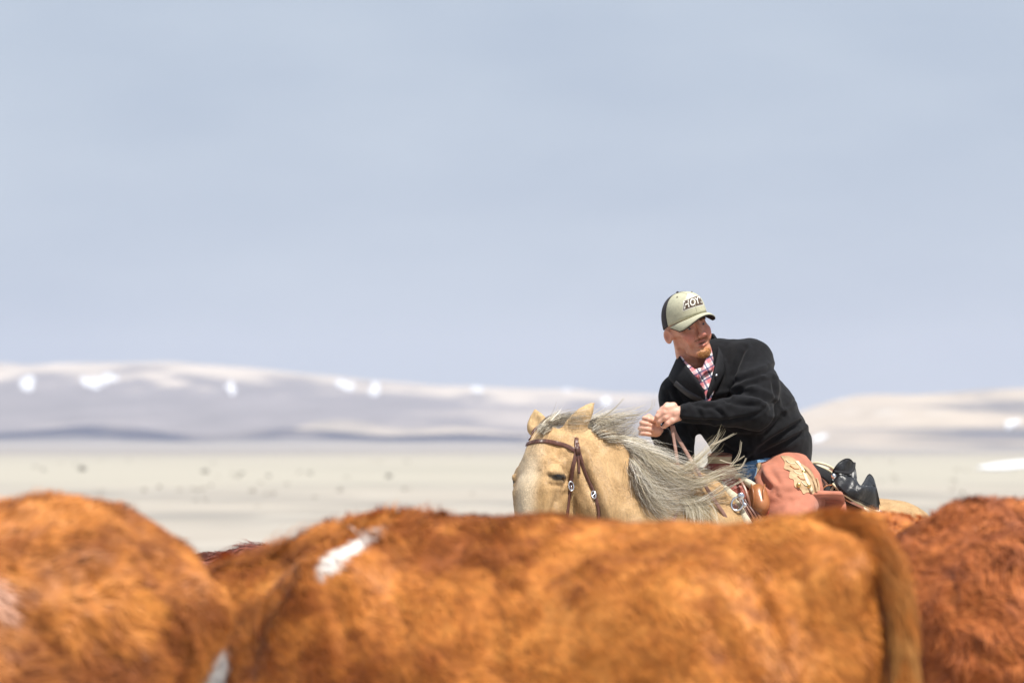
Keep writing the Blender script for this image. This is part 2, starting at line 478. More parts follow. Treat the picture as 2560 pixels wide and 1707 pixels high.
def ground_mat():
    m = bpy.data.materials.new('dry_grass_plain'); m.use_nodes = True
    t = m.node_tree; b = t.nodes['Principled BSDF']; b.inputs['Roughness'].default_value = .95; b.inputs['Specular IOR Level'].default_value = .1; l = t.links.new
    tc = t.nodes.new('ShaderNodeTexCoord')
    def nz(sc, scale, lo, hi):
        mp = t.nodes.new('ShaderNodeMapping'); mp.inputs['Scale'].default_value = scale; l(tc.outputs['Object'], mp.inputs[0])
        n = t.nodes.new('ShaderNodeTexNoise'); n.inputs['Scale'].default_value = sc; n.inputs['Detail'].default_value = 4; l(mp.outputs[0], n.inputs['Vector'])
        r = t.nodes.new('ShaderNodeMapRange'); r.inputs[1].default_value = lo; r.inputs[2].default_value = hi; l(n.outputs[0], r.inputs[0]); return r.outputs[0]
    def mix(a, bb, f):
        x = t.nodes.new('ShaderNodeMix'); x.data_type = 'RGBA'; l(f, x.inputs[0])
        for k, c in ((6, a), (7, bb)):
            if isinstance(c, tuple): x.inputs[k].default_value = (*c, 1)
            else: l(c, x.inputs[k])
        return x.outputs[2]
    near = mix((.395, .355, .305), (.285, .265, .238), nz(1, (.11, .035, 1), .42, .62))
    near = mix(near, (.45, .41, .355), nz(1, (.35, .12, 1), .5, .75))
    mid = mix((.41, .38, .32), (.33, .31, .265), nz(1, (.02, .006, 1), .5, .75))
    far = mix((.30, .275, .26), (.40, .365, .32), nz(1, (.0022, .0012, 1), .52, .70))
    sp = t.nodes.new('ShaderNodeSeparateXYZ'); l(tc.outputs['Object'], sp.inputs[0])
    def rng_(a, bb):
        r = t.nodes.new('ShaderNodeMapRange'); r.interpolation_type = 'SMOOTHSTEP'; r.inputs[1].default_value = a; r.inputs[2].default_value = bb; l(sp.outputs[1], r.inputs[0]); return r.outputs[0]
    near = mix(near, mid, rng_(150, 230))
    r = type('r', (), {'outputs': [rng_(220, 1300)]})
    l(mix(near, far, r.outputs[0]), b.inputs['Base Color']); return m
g = obj('ground', np.stack([GX, GY, GZ], -1).reshape(-1, 3), GF, ground_mat(), kind='structure')

def hill(name, prof, yc, yb, yf, pw, gully, colfn, seed, u0=-500, u1=3000, nx=260, ny=46):
    """a range with its crest at distance yc: crest line read as elevation angles, front slope from yf, back slope to yb"""
    us = np.linspace(u0, u1, nx); vs_ = np.interp(us, [p[0] for p in prof], [p[1] for p in prof])
    k = np.ones(9) / 9; vs_ = np.convolve(np.pad(vs_, 4, 'edge'), k, 'valid')
    X = (us - 1280) / FPX * yc; Zc = EYE + (1095 - vs_) / FPX * yc
    yy = np.concatenate([np.linspace(yf, yc, ny), np.linspace(yc, yb, 12)[1:]])
    XX, YY = np.meshgrid(X, yy)
    s = np.where(YY <= yc, np.clip((YY - yf) / (yc - yf), 0, 1) ** pw, np.clip(1 - ((YY - yc) / (yb - yc)) ** 2, 0, 1))
    n1 = fbm(np.stack([XX / (gully * .9) + seed, YY / (gully * 4.5), 0 * XX], -1), 4) - .5
    n2 = fbm(np.stack([XX / (gully * .2) + seed, YY / (gully * .9), 0 * XX + 3], -1), 3) - .5
    Z = -4 + (Zc[None] + 4) * s + (n1 * .36 + n2 * .08) * Zc.max() * np.sin(np.clip(s, 0, 1) * math.pi) ** .8
    Z += (n2 * .05) * Zc.max() * s
    V = np.stack([XX, YY, Z], -1).reshape(-1, 3); w = nx
    i = (np.arange(len(yy) - 1)[:, None] * w + np.arange(w - 1)[None]).ravel()
    F = np.stack([i, i + 1, i + 1 + w, i + w], 1)
    c = colfn(XX, YY, Z, s, n1, n2).reshape(-1, 3)
    return obj(name, V, F, M_hillm, col=c, kind='structure'), bvh_of(V, F)
M_hillm = mat('sage_and_grass_slope', rough=.95, vcol=True, noise=(.03, .85, 1.15), spec=.1)
M_snow = mat('old_snow', (.86, .87, .90), .7, noise=(.05, .95, 1.03), spec=.2)
def lerp3(a, b, t): return np.asarray(a) * (1 - t[..., None]) + np.asarray(b) * t[..., None]
def col_a(X, Y, Z, s, n1, n2):
    t = sstep(.70, .90, s + n2 * .75 + n1 * .3)
    t = np.maximum(t, sstep(.14, .22, n1 + .5 * n2) * .35)
    return lerp3((.215, .19, .19), (.54, .46, .375), t) * (1 + .55 * n2 + .3 * n1)[..., None]
profA = [(-500, 930), (-200, 920), (0, 908), (120, 912), (300, 906), (400, 904), (560, 915), (700, 928), (850, 944), (1000, 956), (1100, 964), (1300, 972), (1450, 976), (1650, 985), (1850, 1010), (2050, 1040), (2400, 1060), (3000, 1070)]
hillA, bA = hill('far_ridge', profA, 8600, 9900, 5600, 1.35, 260, col_a, 3)
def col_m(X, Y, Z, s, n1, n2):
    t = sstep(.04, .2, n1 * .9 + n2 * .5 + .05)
    c = lerp3((.012, .020, .055), (.22, .19, .18), np.clip(t, 0, 1) * .75); b_ = 1 - sstep(.22, .60, s)  # dark blue holds cloud shadow and hazy blue, painted into the slope colour
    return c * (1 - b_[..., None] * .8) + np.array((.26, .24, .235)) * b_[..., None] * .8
profM = [(-500, 1090), (-100, 1084), (0, 1082), (90, 1077), (170, 1066), (250, 1062), (310, 1066), (400, 1079), (480, 1089), (540, 1090), (600, 1083), (680, 1072), (740, 1070), (830, 1078), (900, 1085), (960, 1090), (1080, 1085), (1180, 1083), (1300, 1088), (1700, 1090), (3000, 1092)]
hillM, bM = hill('shadowed_foothills', profM, 5200, 5550, 4500, 1.1, 150, col_m, 11)
def col_t(X, Y, Z, s, n1, n2): return lerp3((.30, .26, .22), (.55, .46, .36), sstep(-.1, .1, n1))
profT = [(-500, 1093), (0, 1091), (700, 1085), (760, 1062), (820, 1047), (880, 1049), (940, 1062), (1000, 1076), (1080, 1070), (1180, 1066), (1230, 1080), (1400, 1086), (3000, 1094)]
hillT, bT = hill('tan_foothills', profT, 6100, 6500, 5500, 1.1, 160, col_t, 21)
def col_b(X, Y, Z, s, n1, n2):
    st = fbm(np.stack([X / 85 + Z / 12, Z / 6.5, 0 * X + 8], -1), 4) - .5
    t = sstep(-.20, .06, st + n1 * .3 + (s - .5) * .15)
    c = lerp3((.155, .15, .165), (.50, .42, .335), t)
    w = sstep(.18, .28, st * .8 + n2 * .6) * .25
    return c * (1 - w[..., None]) + np.array((.74, .73, .72)) * w[..., None]
profB = [(-500, 1100), (1500, 1099), (1700, 1088), (1850, 1066), (1950, 1046), (2010, 1030), (2080, 1004), (2150, 986), (2220, 984), (2300, 988), (2400, 981), (2480, 974), (2560, 972), (2800, 960), (3000, 955)]
hillB, bB = hill('pale_right_hill', profB, 4600, 5300, 2700, 1.5, 170, col_b, 33, u0=1300, u1=3100)
def snow(bv, par, cx, cy, rx, ry, tilt=0, seed=0):
    r2 = random.Random(seed); o = []
    for k in range(12):
        a = k / 12 * 2 * math.pi; q = .55 + .75 * r2.random()
        x = math.cos(a) * rx * q; y = math.sin(a) * ry * q
        o.append((cx + x * math.cos(tilt) - y * math.sin(tilt), cy + x * math.sin(tilt) + y * math.cos(tilt)))
    d = drape(bv, o, .6, 1.2)
    if d: obj('snow_patch', d[0], d[1], M_snow, par)
for k, (cx, cy, rx, ry, t) in enumerate([(67, 960, 17, 21, .5), (228, 957, 25, 15, .2), (270, 948, 21, 13, -.2), (577, 972, 12, 17, -.4), (868, 967, 26, 12, .25), (937, 973, 13, 15, .3), (1192, 975, 13, 9, 0), (1417, 973, 16, 8, 0), (1515, 1006, 13, 14, 0)]):
    snow(bA, hillA, cx, cy, rx, ry, t, k)
for k, (cx, cy, rx, ry, t) in enumerate([(2530, 1062, 20, 8, -.3), (2050, 1098, 24, 5, -.25)]):
    snow(bB, hillB, cx, cy, rx, ry, t, 40 + k)
ft = thing('snow_drift', 'long white snow drift lying on the plain below the right hill', 'snow', tuple(world_pt(2520, 1150, 420)), local=True)
bG = bvh_of(np.stack([GX, GY, GZ], -1).reshape(-1, 3), GF)
d = drape(bG, [(2440, 1172), (2490, 1163), (2560, 1155), (2640, 1150), (2650, 1157), (2570, 1168), (2500, 1175)], .02, .15)
if d:
    ROOTS[ft.name] = d[0].mean(0); ft.location = d[0].mean(0)
    obj('snow', d[0], d[1], M_snow, ft)

# dry sage on the plain: one mass nobody could count, plus the few dark bushes that can be told apart
M_sage = mat('grey_sage_leaves', rough=.9, vcol=True, spec=.1)
def bush_mesh(c, r, n, rs):
    V = []; F = []
    for k in range(n):
        d = rs.normal(size=3); d[2] = abs(d[2]); d /= np.linalg.norm(d)
        p = np.array(c) + d * np.array([r, r, r * .75]) * rs.uniform(.35, 1)
        t = rs.normal(size=3); t /= np.linalg.norm(t); q = np.cross(t, d); q /= np.linalg.norm(q)
        s = r * rs.uniform(.18, .34); o = len(V)
        V += [p - t * s - q * s * .5, p + t * s - q * s * .5, p + t * s * .6 + q * s * .6, p - t * s * .6 + q * s * .6]; F.append((o, o + 1, o + 2, o + 3))
    return np.array(V), F
rs = np.random.default_rng(5)
parts = []; cols = []
for k in range(420):
    Y = 75 * (900 / 75) ** rs.random(); X = rs.uniform(-.125, .125) * Y
    if fbm(np.array([[X / 9, Y / 45, 2.]]), 2)[0] < .47 + .1 * rs.random(): continue
    r = rs.uniform(.08, .24)
    v, f = bush_mesh((X, Y, float(gz(X, Y))), r, 9, rs); parts.append((v, f))
    cols.append(np.tile(np.array([.32, .295, .255]) * rs.uniform(.85, 1.15), (len(v), 1)))
V, F = merge(parts)
o = obj('sagebrush_cover', V, F, M_sage, col=np.vstack(cols), smooth=False, kind='stuff')
o['label'] = 'low grey sagebrush and dry grass tufts scattered over the pale plain'
for k, (u, v, w, h, where) in enumerate([(108, 1164, 8, 14, 'standing alone near the left edge of the plain'), (205, 1164, 17, 15, 'widest one, above the back of the leftmost cow'),
        (512, 1171, 13, 11, 'low and wide on the plain left of the middle'), (604, 1173, 9, 13, 'first one right of the low wide bush'),
        (672, 1177, 9, 17, 'tallest one, between the leftmost cow and the horse'), (776, 1172, 9, 13, 'over the neck of the front cow'),
        (973, 1183, 13, 9, 'the nearest to the palomino horse')]):
    Y = FPX * EYE / (v + h / 2 - 1095 + 4); x = (u - 1280) / FPX * Y; z0 = float(gz(x, Y))
    b = thing('sagebrush', 'small dark blurred sagebrush ' + where, 'bush', (x, Y, z0), group='dark bushes along the plain')
    r = w / FPX * Y * .75
    v_, f_ = bush_mesh((x, Y, z0 + r * .3), r, 70, rs)
    obj('foliage', v_, f_, M_sage, b, col=np.tile(np.array([.22, .21, .19]), (len(v_), 1)), smooth=False)
    st = [tube(np.array([[x, Y, z0 - .03], [x + r * .4 * math.cos(a), Y + r * .4 * math.sin(a), z0 + r * .6]]), [.012, .006], 5) for a in (0, 2.1, 4.2)]
    obj('stem', *merge(st), M_strap, b)

# the air: a thin even haze round everything, sky outside
hb = bpy.data.materials.new('haze_air'); hb.use_nodes = True; t = hb.node_tree; t.nodes.clear()
ho = t.nodes.new('ShaderNodeOutputMaterial'); hv = t.nodes.new('ShaderNodeVolumePrincipled')
hv.inputs['Color'].default_value = (.68, .725, .865, 1); hv.inputs['Density'].default_value = 8.0e-5; hv.inputs['Anisotropy'].default_value = 0
t.links.new(hv.outputs[0], ho.inputs['Volume'])
x0, x1, y0, y1, z0, z1 = -2100, 2100, -16, 10400, -12, 175
V = np.array([(x, y, z) for x in (x0, x1) for y in (y0, y1) for z in (z0, z1)])
obj('haze', V, [(0, 1, 3, 2), (4, 6, 7, 5), (0, 4, 5, 1), (2, 3, 7, 6), (0, 2, 6, 4), (1, 5, 7, 3)], hb, smooth=False, kind='stuff')

# ------------------------------------------------------------------ cattle
def make_cow_mesh(seed, step=.02, neck=(.0, .0), dz=None, body_k=1.0, shag=1.0, top=None, crs=None, thx=(-.60, .18), tuck=0):
    """local frame: head towards +x, left side +y, feet on z = 0. Returns body, tail and fur geometry"""
    nk, hd = neck
    F = Field(axis((-1.15, 1.75, step)), axis((-.62, .62, step)), axis((-.05, 1.62, step)))
    S = [((-.82, 0, 1.29), .065), ((-.62, 0, 1.31), .08), ((-.36, 0, 1.30), .10), ((0, 0, 1.27), .11), ((.42, 0, 1.265), .11), ((.60, 0, 1.255), .115),
         ((.82, 0, 1.17 + nk), .12), ((1.08, 0, 1.06 + nk + hd), .12)]
    F.chain(S, .12)
    F.ell((.05, 0, .86), (.72, .36 * body_k, .43), .1); F.ell((.5, 0, .86), (.36, .30 * body_k, .43), .1)
    F.ell((-.15, 0, 1.08), (.55, .27, .22), .12)
    F.ell((-.54, 0, 1.03), (.36, .27, .30), .1)
    for sg in (-1, 1):
        F.ell((-.38, .175 * sg, 1.25), (.13, .06, .06), .16); F.ell((-.36, .20 * sg, 1.08), (.22, .10, .16), .14)          # hook bone
        F.ell((-.82, .11 * sg, 1.19), (.07, .06, .06), .10)             # pin bone
        F.ell((.50, .20 * sg, 1.02), (.22, .11, .30), .10)              # shoulder
        F.ell((-.04, .39 * sg, 1.19), (.15, .07, .09), .14, sub=True)   # hollow of the flank
        F.ell((.25, .36 * sg, 1.26), (.14, .10, .05), .10, sub=True)
        F.cone((thx[0], .17 * sg * body_k, .95), (-.56, .19 * sg, .62), thx[1], .12, .08)
        F.cone((-.56, .19 * sg, .62), (-.78, .19 * sg, .48), .11, .062, .05)
        F.cone((-.78, .19 * sg, .48), (-.72, .19 * sg, .10), .055, .043, .03)
        F.cone((-.72, .19 * sg, .10), (-.69, .19 * sg, .03), .05, .058, .02)
        F.cone((.46, .17 * sg, .80), (.48, .17 * sg, .44), .11, .062, .06)
        F.cone((.48, .17 * sg, .44), (.46, .17 * sg, .10), .06, .043, .03)
        F.cone((.46, .17 * sg, .10), (.49, .17 * sg, .03), .05, .058, .02)
    hx = 1.16; hz = 1.02 + nk + hd
    F.cone((.62, 0, 1.02), (1.10, 0, hz), .25, .15, .1); F.cone((.70, 0, .80), (1.05, 0, hz - .12), .20, .11, .08)   # neck and dewlap
    F.cone((hx, 0, hz + .02), (hx + .34, 0, hz - .27), .125, .075, .04); F.cone((hx + .30, 0, hz - .23), (hx + .40, 0, hz - .33), .085, .075, .03)
    F.cone((hx + .05, 0, hz - .10), (hx + .30, 0, hz - .33), .09, .06, .04)
    for sg in (-1, 1):
        F.cone((hx - .02, .11 * sg, hz + .05), (hx - .06, .22 * sg, hz + .02), .035, .045, .03)
        F.cone((hx - .06, .22 * sg, hz + .02), (hx - .08, .30 * sg, hz - .03), .045, .012, .02)
        F.ell((hx + .10, .105 * sg, hz + .0), (.04, .03, .035), .02)
    F.ell((-.28, 0, .56), (.16, .12, .09), .06)
    V, Q = F.mesh(); V = relax(V, Q, 2, .5)
    if dz is not None: V[:, 2] += np.interp(V[:, 0], dz[0], dz[1]) * sstep(.5, 1.15, V[:, 2])
    N = vnormals(V, Q)
    so = seed * 7.7
    a = fbm(V * np.array([7, 10, 13]) + so, 3) - .5
    b = fbm(V * np.array([22, 30, 34]) + so + 5, 2) - .5
    c = fbm(V * np.array([2.6, 3, 4]) + so + 9, 2) - .5
    V = V + N * (a * .020 * shag + b * .008 * shag + c * .012)[:, None] * sstep(.3, .8, V[:, 2])[:, None]
    if top is not None:      # bring the back line to the measured heights
        ed = np.arange(-1.0, 1.31, .04); mid = (ed[:-1] + ed[1:]) / 2; k = np.digitize(V[:, 0], ed) - 1
        zt = np.array([V[k == i, 2].max() if (k == i).any() else np.nan for i in range(len(mid))]); ok = ~np.isnan(zt)
        x_, t_ = top; d_ = np.interp(mid, x_, t_) - np.interp(mid, mid[ok], zt[ok])
        lo = np.interp(mid, [x_[0] - .25, x_[0], x_[-1], x_[-1] + .25], [0, 1, 1, 0]); d_ = np.convolve(np.pad(d_ * lo, 2, 'edge'), [.1, .2, .4, .2, .1], 'valid')
        V[:, 2] += np.interp(V[:, 0], mid, d_) * sstep(.55, 1.2, V[:, 2])
    if tuck: V[:, 0] += tuck * (1 - sstep(.92, 1.22, V[:, 2])) * (1 - sstep(-.85, -.3, V[:, 0])) * sstep(.5, .8, V[:, 2])
    if crs is not None:      # hollows and folds of the hide, traced where the photograph shows them
        rz_, o3, sc_ = crs[1:]; ca, sa = math.cos(rz_), math.sin(rz_)
        W = np.stack([(V[:, 0] * ca - V[:, 1] * sa) * sc_ + o3[0], (V[:, 0] * sa + V[:, 1] * ca) * sc_ + o3[1], V[:, 2] * sc_], 1)
        N = vnormals(V, Q); V = V + N * creases(W, vnormals(W, Q), crs[0], 1.6)[:, None] * .42
    return V, Q
def coat(V, seed, base, dark, light, whites, warp=.05):
    so = seed * 3.1
    n = fbm(V * np.array([2.4, 5, 6]) + so * 1.7 + 5.3, 3); n2 = fbm(V * np.array([13, 24, 18]) + so + 4, 3)
    n3 = fbm(V * np.array([34, 50, 40]) + so + 2, 2)
    t = np.clip((n - .5) * 1.5 - .20 * sstep(-.05, .55, V[:, 0]) + (n2 - .5) * 1.25 + (n3 - .5) * .7 + .5, 0, 1)[:, None]  # coat darkens toward the shoulder: part hair colour, part shade put into it
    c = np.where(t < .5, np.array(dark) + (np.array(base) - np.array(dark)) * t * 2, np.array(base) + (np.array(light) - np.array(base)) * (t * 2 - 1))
    w = fbm(V * 17 + so, 2) - .5; w2 = fbm(V * 55 + so, 2) - .5
    for (ctr, ax, rad, cw) in whites:
        d = V - np.array(ctr); d[:, 1] = np.where(V[:, 1] > -.02, 0, 1); ax = np.array(ax, float); ax /= np.linalg.norm(ax)
        al = d @ ax; pe = np.linalg.norm(d - al[:, None] * ax, axis=1)
        q = np.sqrt((al / rad[0]) ** 2 + (pe / rad[1]) ** 2) + w * .5 + w2 * .5
        m = (1 - sstep(.72, 1.15, q))[:, None]
        c = c * (1 - m) + np.array(cw) * m
    return c
def fur(V, Q, seed, n, colfn, zmin=.85, ln=(.022, .05), side=None, shag=1.0, flow=(-1, 0, -.55), wid=(.0016, .0032)):
    r = np.random.default_rng(seed)
    A = V[Q[:, 0]]; B = V[Q[:, 1]]; C = V[Q[:, 2]]; D = V[Q[:, 3]]
    ar = np.linalg.norm(np.cross(C - A, D - B), axis=1) / 2
    ctr = (A + B + C + D) / 4
    NF = np.cross(C - A, D - B); NF /= np.maximum(np.linalg.norm(NF, axis=1, keepdims=True), 1e-9)
    w = ar * np.where(ctr[:, 2] > zmin, 1, .10)
    if side is not None: w = w * np.where(NF @ np.array(side) > -.25, 1, .12)
    f = r.choice(len(Q), n, p=w / w.sum())
    s, t = r.random(n)[:, None], r.random(n)[:, None]
    P = (A[f] * (1 - s) + B[f] * s) * (1 - t) + (D[f] * (1 - s) + C[f] * s) * t
    N = NF[f]
    sw = np.stack([fbm(P * 9 + k * 11 + seed, 2) - .5 for k in range(3)], 1)
    sw2 = np.stack([fbm(P * 26 + k * 13 + seed, 2) - .5 for k in range(3)], 1)
    d = np.array(flow) + (sw * 4.2 + sw2 * 3.2) * shag + r.normal(size=(n, 3)) * .22
    d = d - (d * N).sum(1, keepdims=True) * N; d /= np.maximum(np.linalg.norm(d, axis=1, keepdims=True), 1e-9)
    lift = (.18 + .22 * shag + .5 * (fbm(P * 15 + seed, 2) - .5) * 2 + r.normal(size=n) * .12)[:, None]
    L1 = (r.uniform(ln[0], ln[1], n) * (.7 + .8 * fbm(P * 8 + 3, 2)))[:, None]
    m = P + (d + N * lift) * L1 * .5
    e = P + (d * 1.05 + N * lift * .75 + np.array([0, 0, -.18])) * L1
    sd = np.cross(N, d); wd = r.uniform(*wid, n)[:, None]
    VV = np.stack([P - sd * wd, P + sd * wd, m + sd * wd * .8, m - sd * wd * .8, e], 1).reshape(-1, 3)
    i = np.arange(n)[:, None] * 5
    FF = [tuple(q) for q in np.concatenate([i + 0, i + 1, i + 2, i + 3], 1)] + [tuple(q) for q in np.concatenate([i + 3, i + 2, i + 4], 1)]
    c = colfn(P) * r.uniform(.85, 1.25, (n, 1))
    return VV, FF, np.repeat(c, 5, 0)
def make_cow(label, loc, heading, seed, base, dark, light, whites=(), step=.02, neck=(0, 0), dz=None, nfur=22000, scale=1.0, tailpts=None, cam_side=True, body_k=1.0, ln=(.022, .05), kind='cow', shag=1.0, top=None, crs=None, thx=(-.60, .18), crest=None, tuck=0):
    rz = math.atan2(heading[1], heading[0])
    t = thing(kind, label, 'cow', loc, rz, 'red cattle in the foreground', local=True)
    t.scale = (scale,) * 3
    V, Q = make_cow_mesh(seed, step, neck, dz, body_k, shag, top, None if crs is None else (crs, rz, loc, scale), thx, tuck)
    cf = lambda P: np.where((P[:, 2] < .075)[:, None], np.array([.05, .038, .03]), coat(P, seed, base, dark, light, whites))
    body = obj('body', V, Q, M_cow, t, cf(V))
    tc = (np.array([0, -1, .35]) - 0)
    c, s_ = math.cos(-rz), math.sin(-rz)
    side = np.array([tc[0] * c - tc[1] * s_, tc[0] * s_ + tc[1] * c, tc[2]])
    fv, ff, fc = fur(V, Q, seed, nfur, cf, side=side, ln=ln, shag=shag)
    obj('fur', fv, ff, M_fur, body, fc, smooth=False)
    if crest:
        nf_ = vnormals(V, Q)[Q].mean(1); ce = V[Q].mean(1); k_ = Q[(nf_[:, 2] > .75) & (ce[:, 0] > crest[0]) & (ce[:, 0] < crest[1]) & (np.abs(ce[:, 1]) < .12)]
        cv, cf_, cc_ = fur(V, k_, seed + 9, 2600, cf, ln=(.03, .075), shag=1.1, flow=(-.6, 0, .5), wid=(.0012, .0024))
        obj('crest_hair', cv, cf_, M_fur, body, cc_, smooth=False)
    tp = catmull(tailpts if tailpts is not None else [(-.68, 0, 1.335), (-.757, .01, 1.345), (-.831, .03, 1.335), (-.884, .03, 1.29), (-.919, .03, 1.215), (-.937, .03, 1.12), (-.948, .03, .98), (-.95, .03, .66)], 8)
    if dz is not None: tp[:, 2] += np.interp(tp[:, 0], dz[0], dz[1]) * sstep(.5, 1.15, tp[:, 2])
    rad = np.interp(np.linspace(0, 1, len(tp)), [0, .12, .35, .6, 1], [.046, .041, .031, .021, .012])
    tv, tf = tube(tp, rad, 12)
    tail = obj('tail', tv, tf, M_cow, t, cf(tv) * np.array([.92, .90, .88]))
    r = np.random.default_rng(seed + 50); n = 5200
    k = np.clip((r.random(n) ** .8 * len(tp)).astype(int), 0, len(tp) - 2); T = np.gradient(tp, axis=0)[k]; T /= np.linalg.norm(T, axis=1, keepdims=True)
    A = r.normal(size=(n, 3)); A -= (A * T).sum(1, keepdims=True) * T; A /= np.linalg.norm(A, axis=1, keepdims=True)
    P0 = tp[k] + A * rad[k][:, None] * .9
    Ls = (np.interp(k / len(tp), [0, .4, 1], [.03, .07, .16]) * r.uniform(.7, 1.3, n))[:, None]
    u = np.linspace(0, 1, 4)[None, :, None]
    G = P0[:, None] + T[:, None] * Ls[:, None] * u + A[:, None] * .19 * Ls[:, None] * u * (1 - .5 * u) + r.normal(size=(n, 1, 3)) * .004 * u
    sv, sf = strands(G, np.tile(np.array([.0018, .0018, .0014, .0004]), (n, 1)))
    gold = np.interp(k / len(tp), [.35, .9], [0, .8])[:, None] * (fbm(P0 * 40, 2) > .45)[:, None]
    sc = (np.array(base) * .95) * (1 - gold) + np.array([.48, .27, .09]) * gold
    obj('switch', sv, sf, M_fur, tail, np.repeat(sc * r.uniform(.7, 1.3, (n, 1)), 12, 0), smooth=False)
    for sg in (-1, 1):
        hx = 1.16; hz = 1.02 + neck[0] + neck[1]
        ev, ef = sphere((hx + .11, .118 * sg, hz + .0), .022, 10, 8); obj('eye', ev, ef, M_eye, t)
    return t
BASE = (.52, .182, .035); DARK = (.29, .082, .015); LIGHT = (.65, .258, .054)
# the front cow: heads left and slightly away, rump at the right
th = math.radians(150)
h = (math.cos(th), math.sin(th))
o_ = np.array([.783, 13.1]) + .80 * np.array(h)
make_cow('orange cow broadside in front of the horse, white patch on its withers, tail hanging right',
    (o_[0], o_[1], 0), h, 1, BASE, DARK, LIGHT, step=.0165, nfur=60000, neck=(-.005, .01), shag=.32, ln=(.016, .032), crest=(.30, .95),
    top=([-.8, -.6, -.4, -.2, 0, .3, .5, .6, .7, .8, .9, 1.05], [1.388, 1.362, 1.350, 1.357, 1.365, 1.366, 1.362, 1.346, 1.304, 1.278, 1.252, 1.215]),
    crs=[([(1110, 1335), (1190, 1345), (1270, 1350), (1330, 1332)], .026, 24), ([(1190, 1415), (1250, 1445), (1300, 1478), (1318, 1500)], .014, 13), ([(1876, 1450), (1894, 1490), (1926, 1540), (1936, 1590)], .016, 14),
        ([(1740, 1500), (1790, 1600), (1830, 1690)], .022, 34), ([(812, 1470), (850, 1560), (870, 1660)], .018, 26), ([(720, 1440), (660, 1540), (610, 1680)], .026, 24),
        ([(2126, 1556), (2146, 1590), (2150, 1626)], .012, 12), ([(1246, 1560), (1230, 1630), (1240, 1690)], .016, 22), ([(1500, 1310), (1620, 1325), (1740, 1322)], .008, 16), ([(960, 1440), (1000, 1540), (1000, 1640)], .012, 24), ([(2040, 1350), (2110, 1380), (2150, 1440)], .010, 14), ([(1980, 1420), (2010, 1480), (2000, 1560)], .008, 16)],
    whites=[((.465, 0, 1.275), (.42, 0, -.90), (.056, .027), (.82, .78, .73)), ((.80, .0, .965), (.45, 0, -.85), (.09, .04), (.82, .78, .73))])
# left: shaggy cow seen at its round hindquarters
h2 = np.array([-.77, -.64]); e2 = np.array([-.815, 12.95])
o2 = e2 + .78 * h2
make_cow('shaggy orange cow at the left edge, rounded rump, pale spot on its flank', (o2[0], o2[1], .0), h2, 2, (.49, .175, .036), (.24, .070, .015), (.63, .25, .053), step=.018, nfur=46000, shag=.7,
    whites=[((-.16, 0, 1.185), (0, 0, 1), (.042, .024), (.60, .33, .22))], body_k=.97, scale=1.02, ln=(.022, .05), tailpts=[(-.74, -.04, 1.16), (-.82, -.08, 1.12), (-.86, -.12, 1.05), (-.87, -.14, .95), (-.86, -.14, .75), (-.85, -.14, .6)],
    crs=[([(40, 1345), (110, 1335), (160, 1330), (210, 1345)], .030, 24), ([(0, 1405), (50, 1390), (100, 1380)], .014, 10), ([(176, 1410), (214, 1446), (240, 1500)], .026, 22), ([(300, 1405), (370, 1410), (440, 1452), (455, 1480)], .016, 17),
        ([(0, 1445), (40, 1432), (80, 1436)], .012, 9), ([(150, 1560), (230, 1600), (300, 1660)], .018, 24), ([(330, 1520), (390, 1560), (430, 1640)], .012, 20), ([(60, 1560), (110, 1620), (120, 1690)], .018, 22)], thx=(-.50, .155), tuck=.09,
    top=([-.91, -.84, -.75, -.66, -.57, -.49, -.41, -.32, -.12, .1], [1.23, 1.295, 1.345, 1.371, 1.382, 1.404, 1.386, 1.362, 1.35, 1.35]))
# right: darker curly cow
make_cow('reddish brown curly cow at the right edge, behind the tail of the orange cow', (1.84, 14.7, 0), (-.97, .24), 3, (.47, .145, .040), (.27, .075, .024), (.60, .215, .055), step=.018, nfur=34000, neck=(-.05, -.03), scale=1.0, ln=(.022, .042), shag=.8, crs=[([(2290, 1350), (2336, 1326), (2384, 1300)], .012, 11), ([(2440, 1385), (2480, 1410), (2520, 1416)], .016, 16), ([(2380, 1510), (2430, 1550), (2500, 1560)], .014, 18), ([(2420, 1620), (2480, 1650), (2550, 1640)], .014, 18), ([(2330, 1420), (2370, 1450), (2380, 1490)], .012, 14)], top=([.40, .53, .59, .68, .74, .79, .85, .95], [1.370, 1.385, 1.392, 1.392, 1.380, 1.352, 1.30, 1.22]))
# behind, between the two: only a strip of its back shows
make_cow('bright orange cow, only its back showing between the front cow and the curly cow', (1.24, 17.4, 0), (.35, .94), 4, (.53, .175, .030), (.32, .085, .014), (.66, .25, .048), step=.022, nfur=9000, scale=.93, shag=.5)
# farther back, sharp
make_cow('dark red cow farther back, sharp tufted back in the gap left of the front cow', (-.42, 21.2, -.12), (.98, .2), 5, (.16, .045, .03), (.08, .02, .014), (.25, .08, .05), step=.02, nfur=20000, scale=.90, ln=(.03, .065))

# ------------------------------------------------------------------ the horse (coordinates of the photograph turned into metres at its own distance)
D0 = 24.0
def P(u, v, y=0.0): return world_pt(u, v, D0 + y)
def PL(L_, y=None): return np.array([P(*q) for q in L_]) if y is None else np.array([P(q[0], q[1], y) for q in L_])
fh = np.array([-.7071, -.7071, 0]); lh = np.array([.7071, -.7071, 0]); UP = np.array([0, 0, 1.])
S0 = P(1938, 1190, 0.0)                    # under the seat
ZG = float(gz(S0[0], S0[1]))
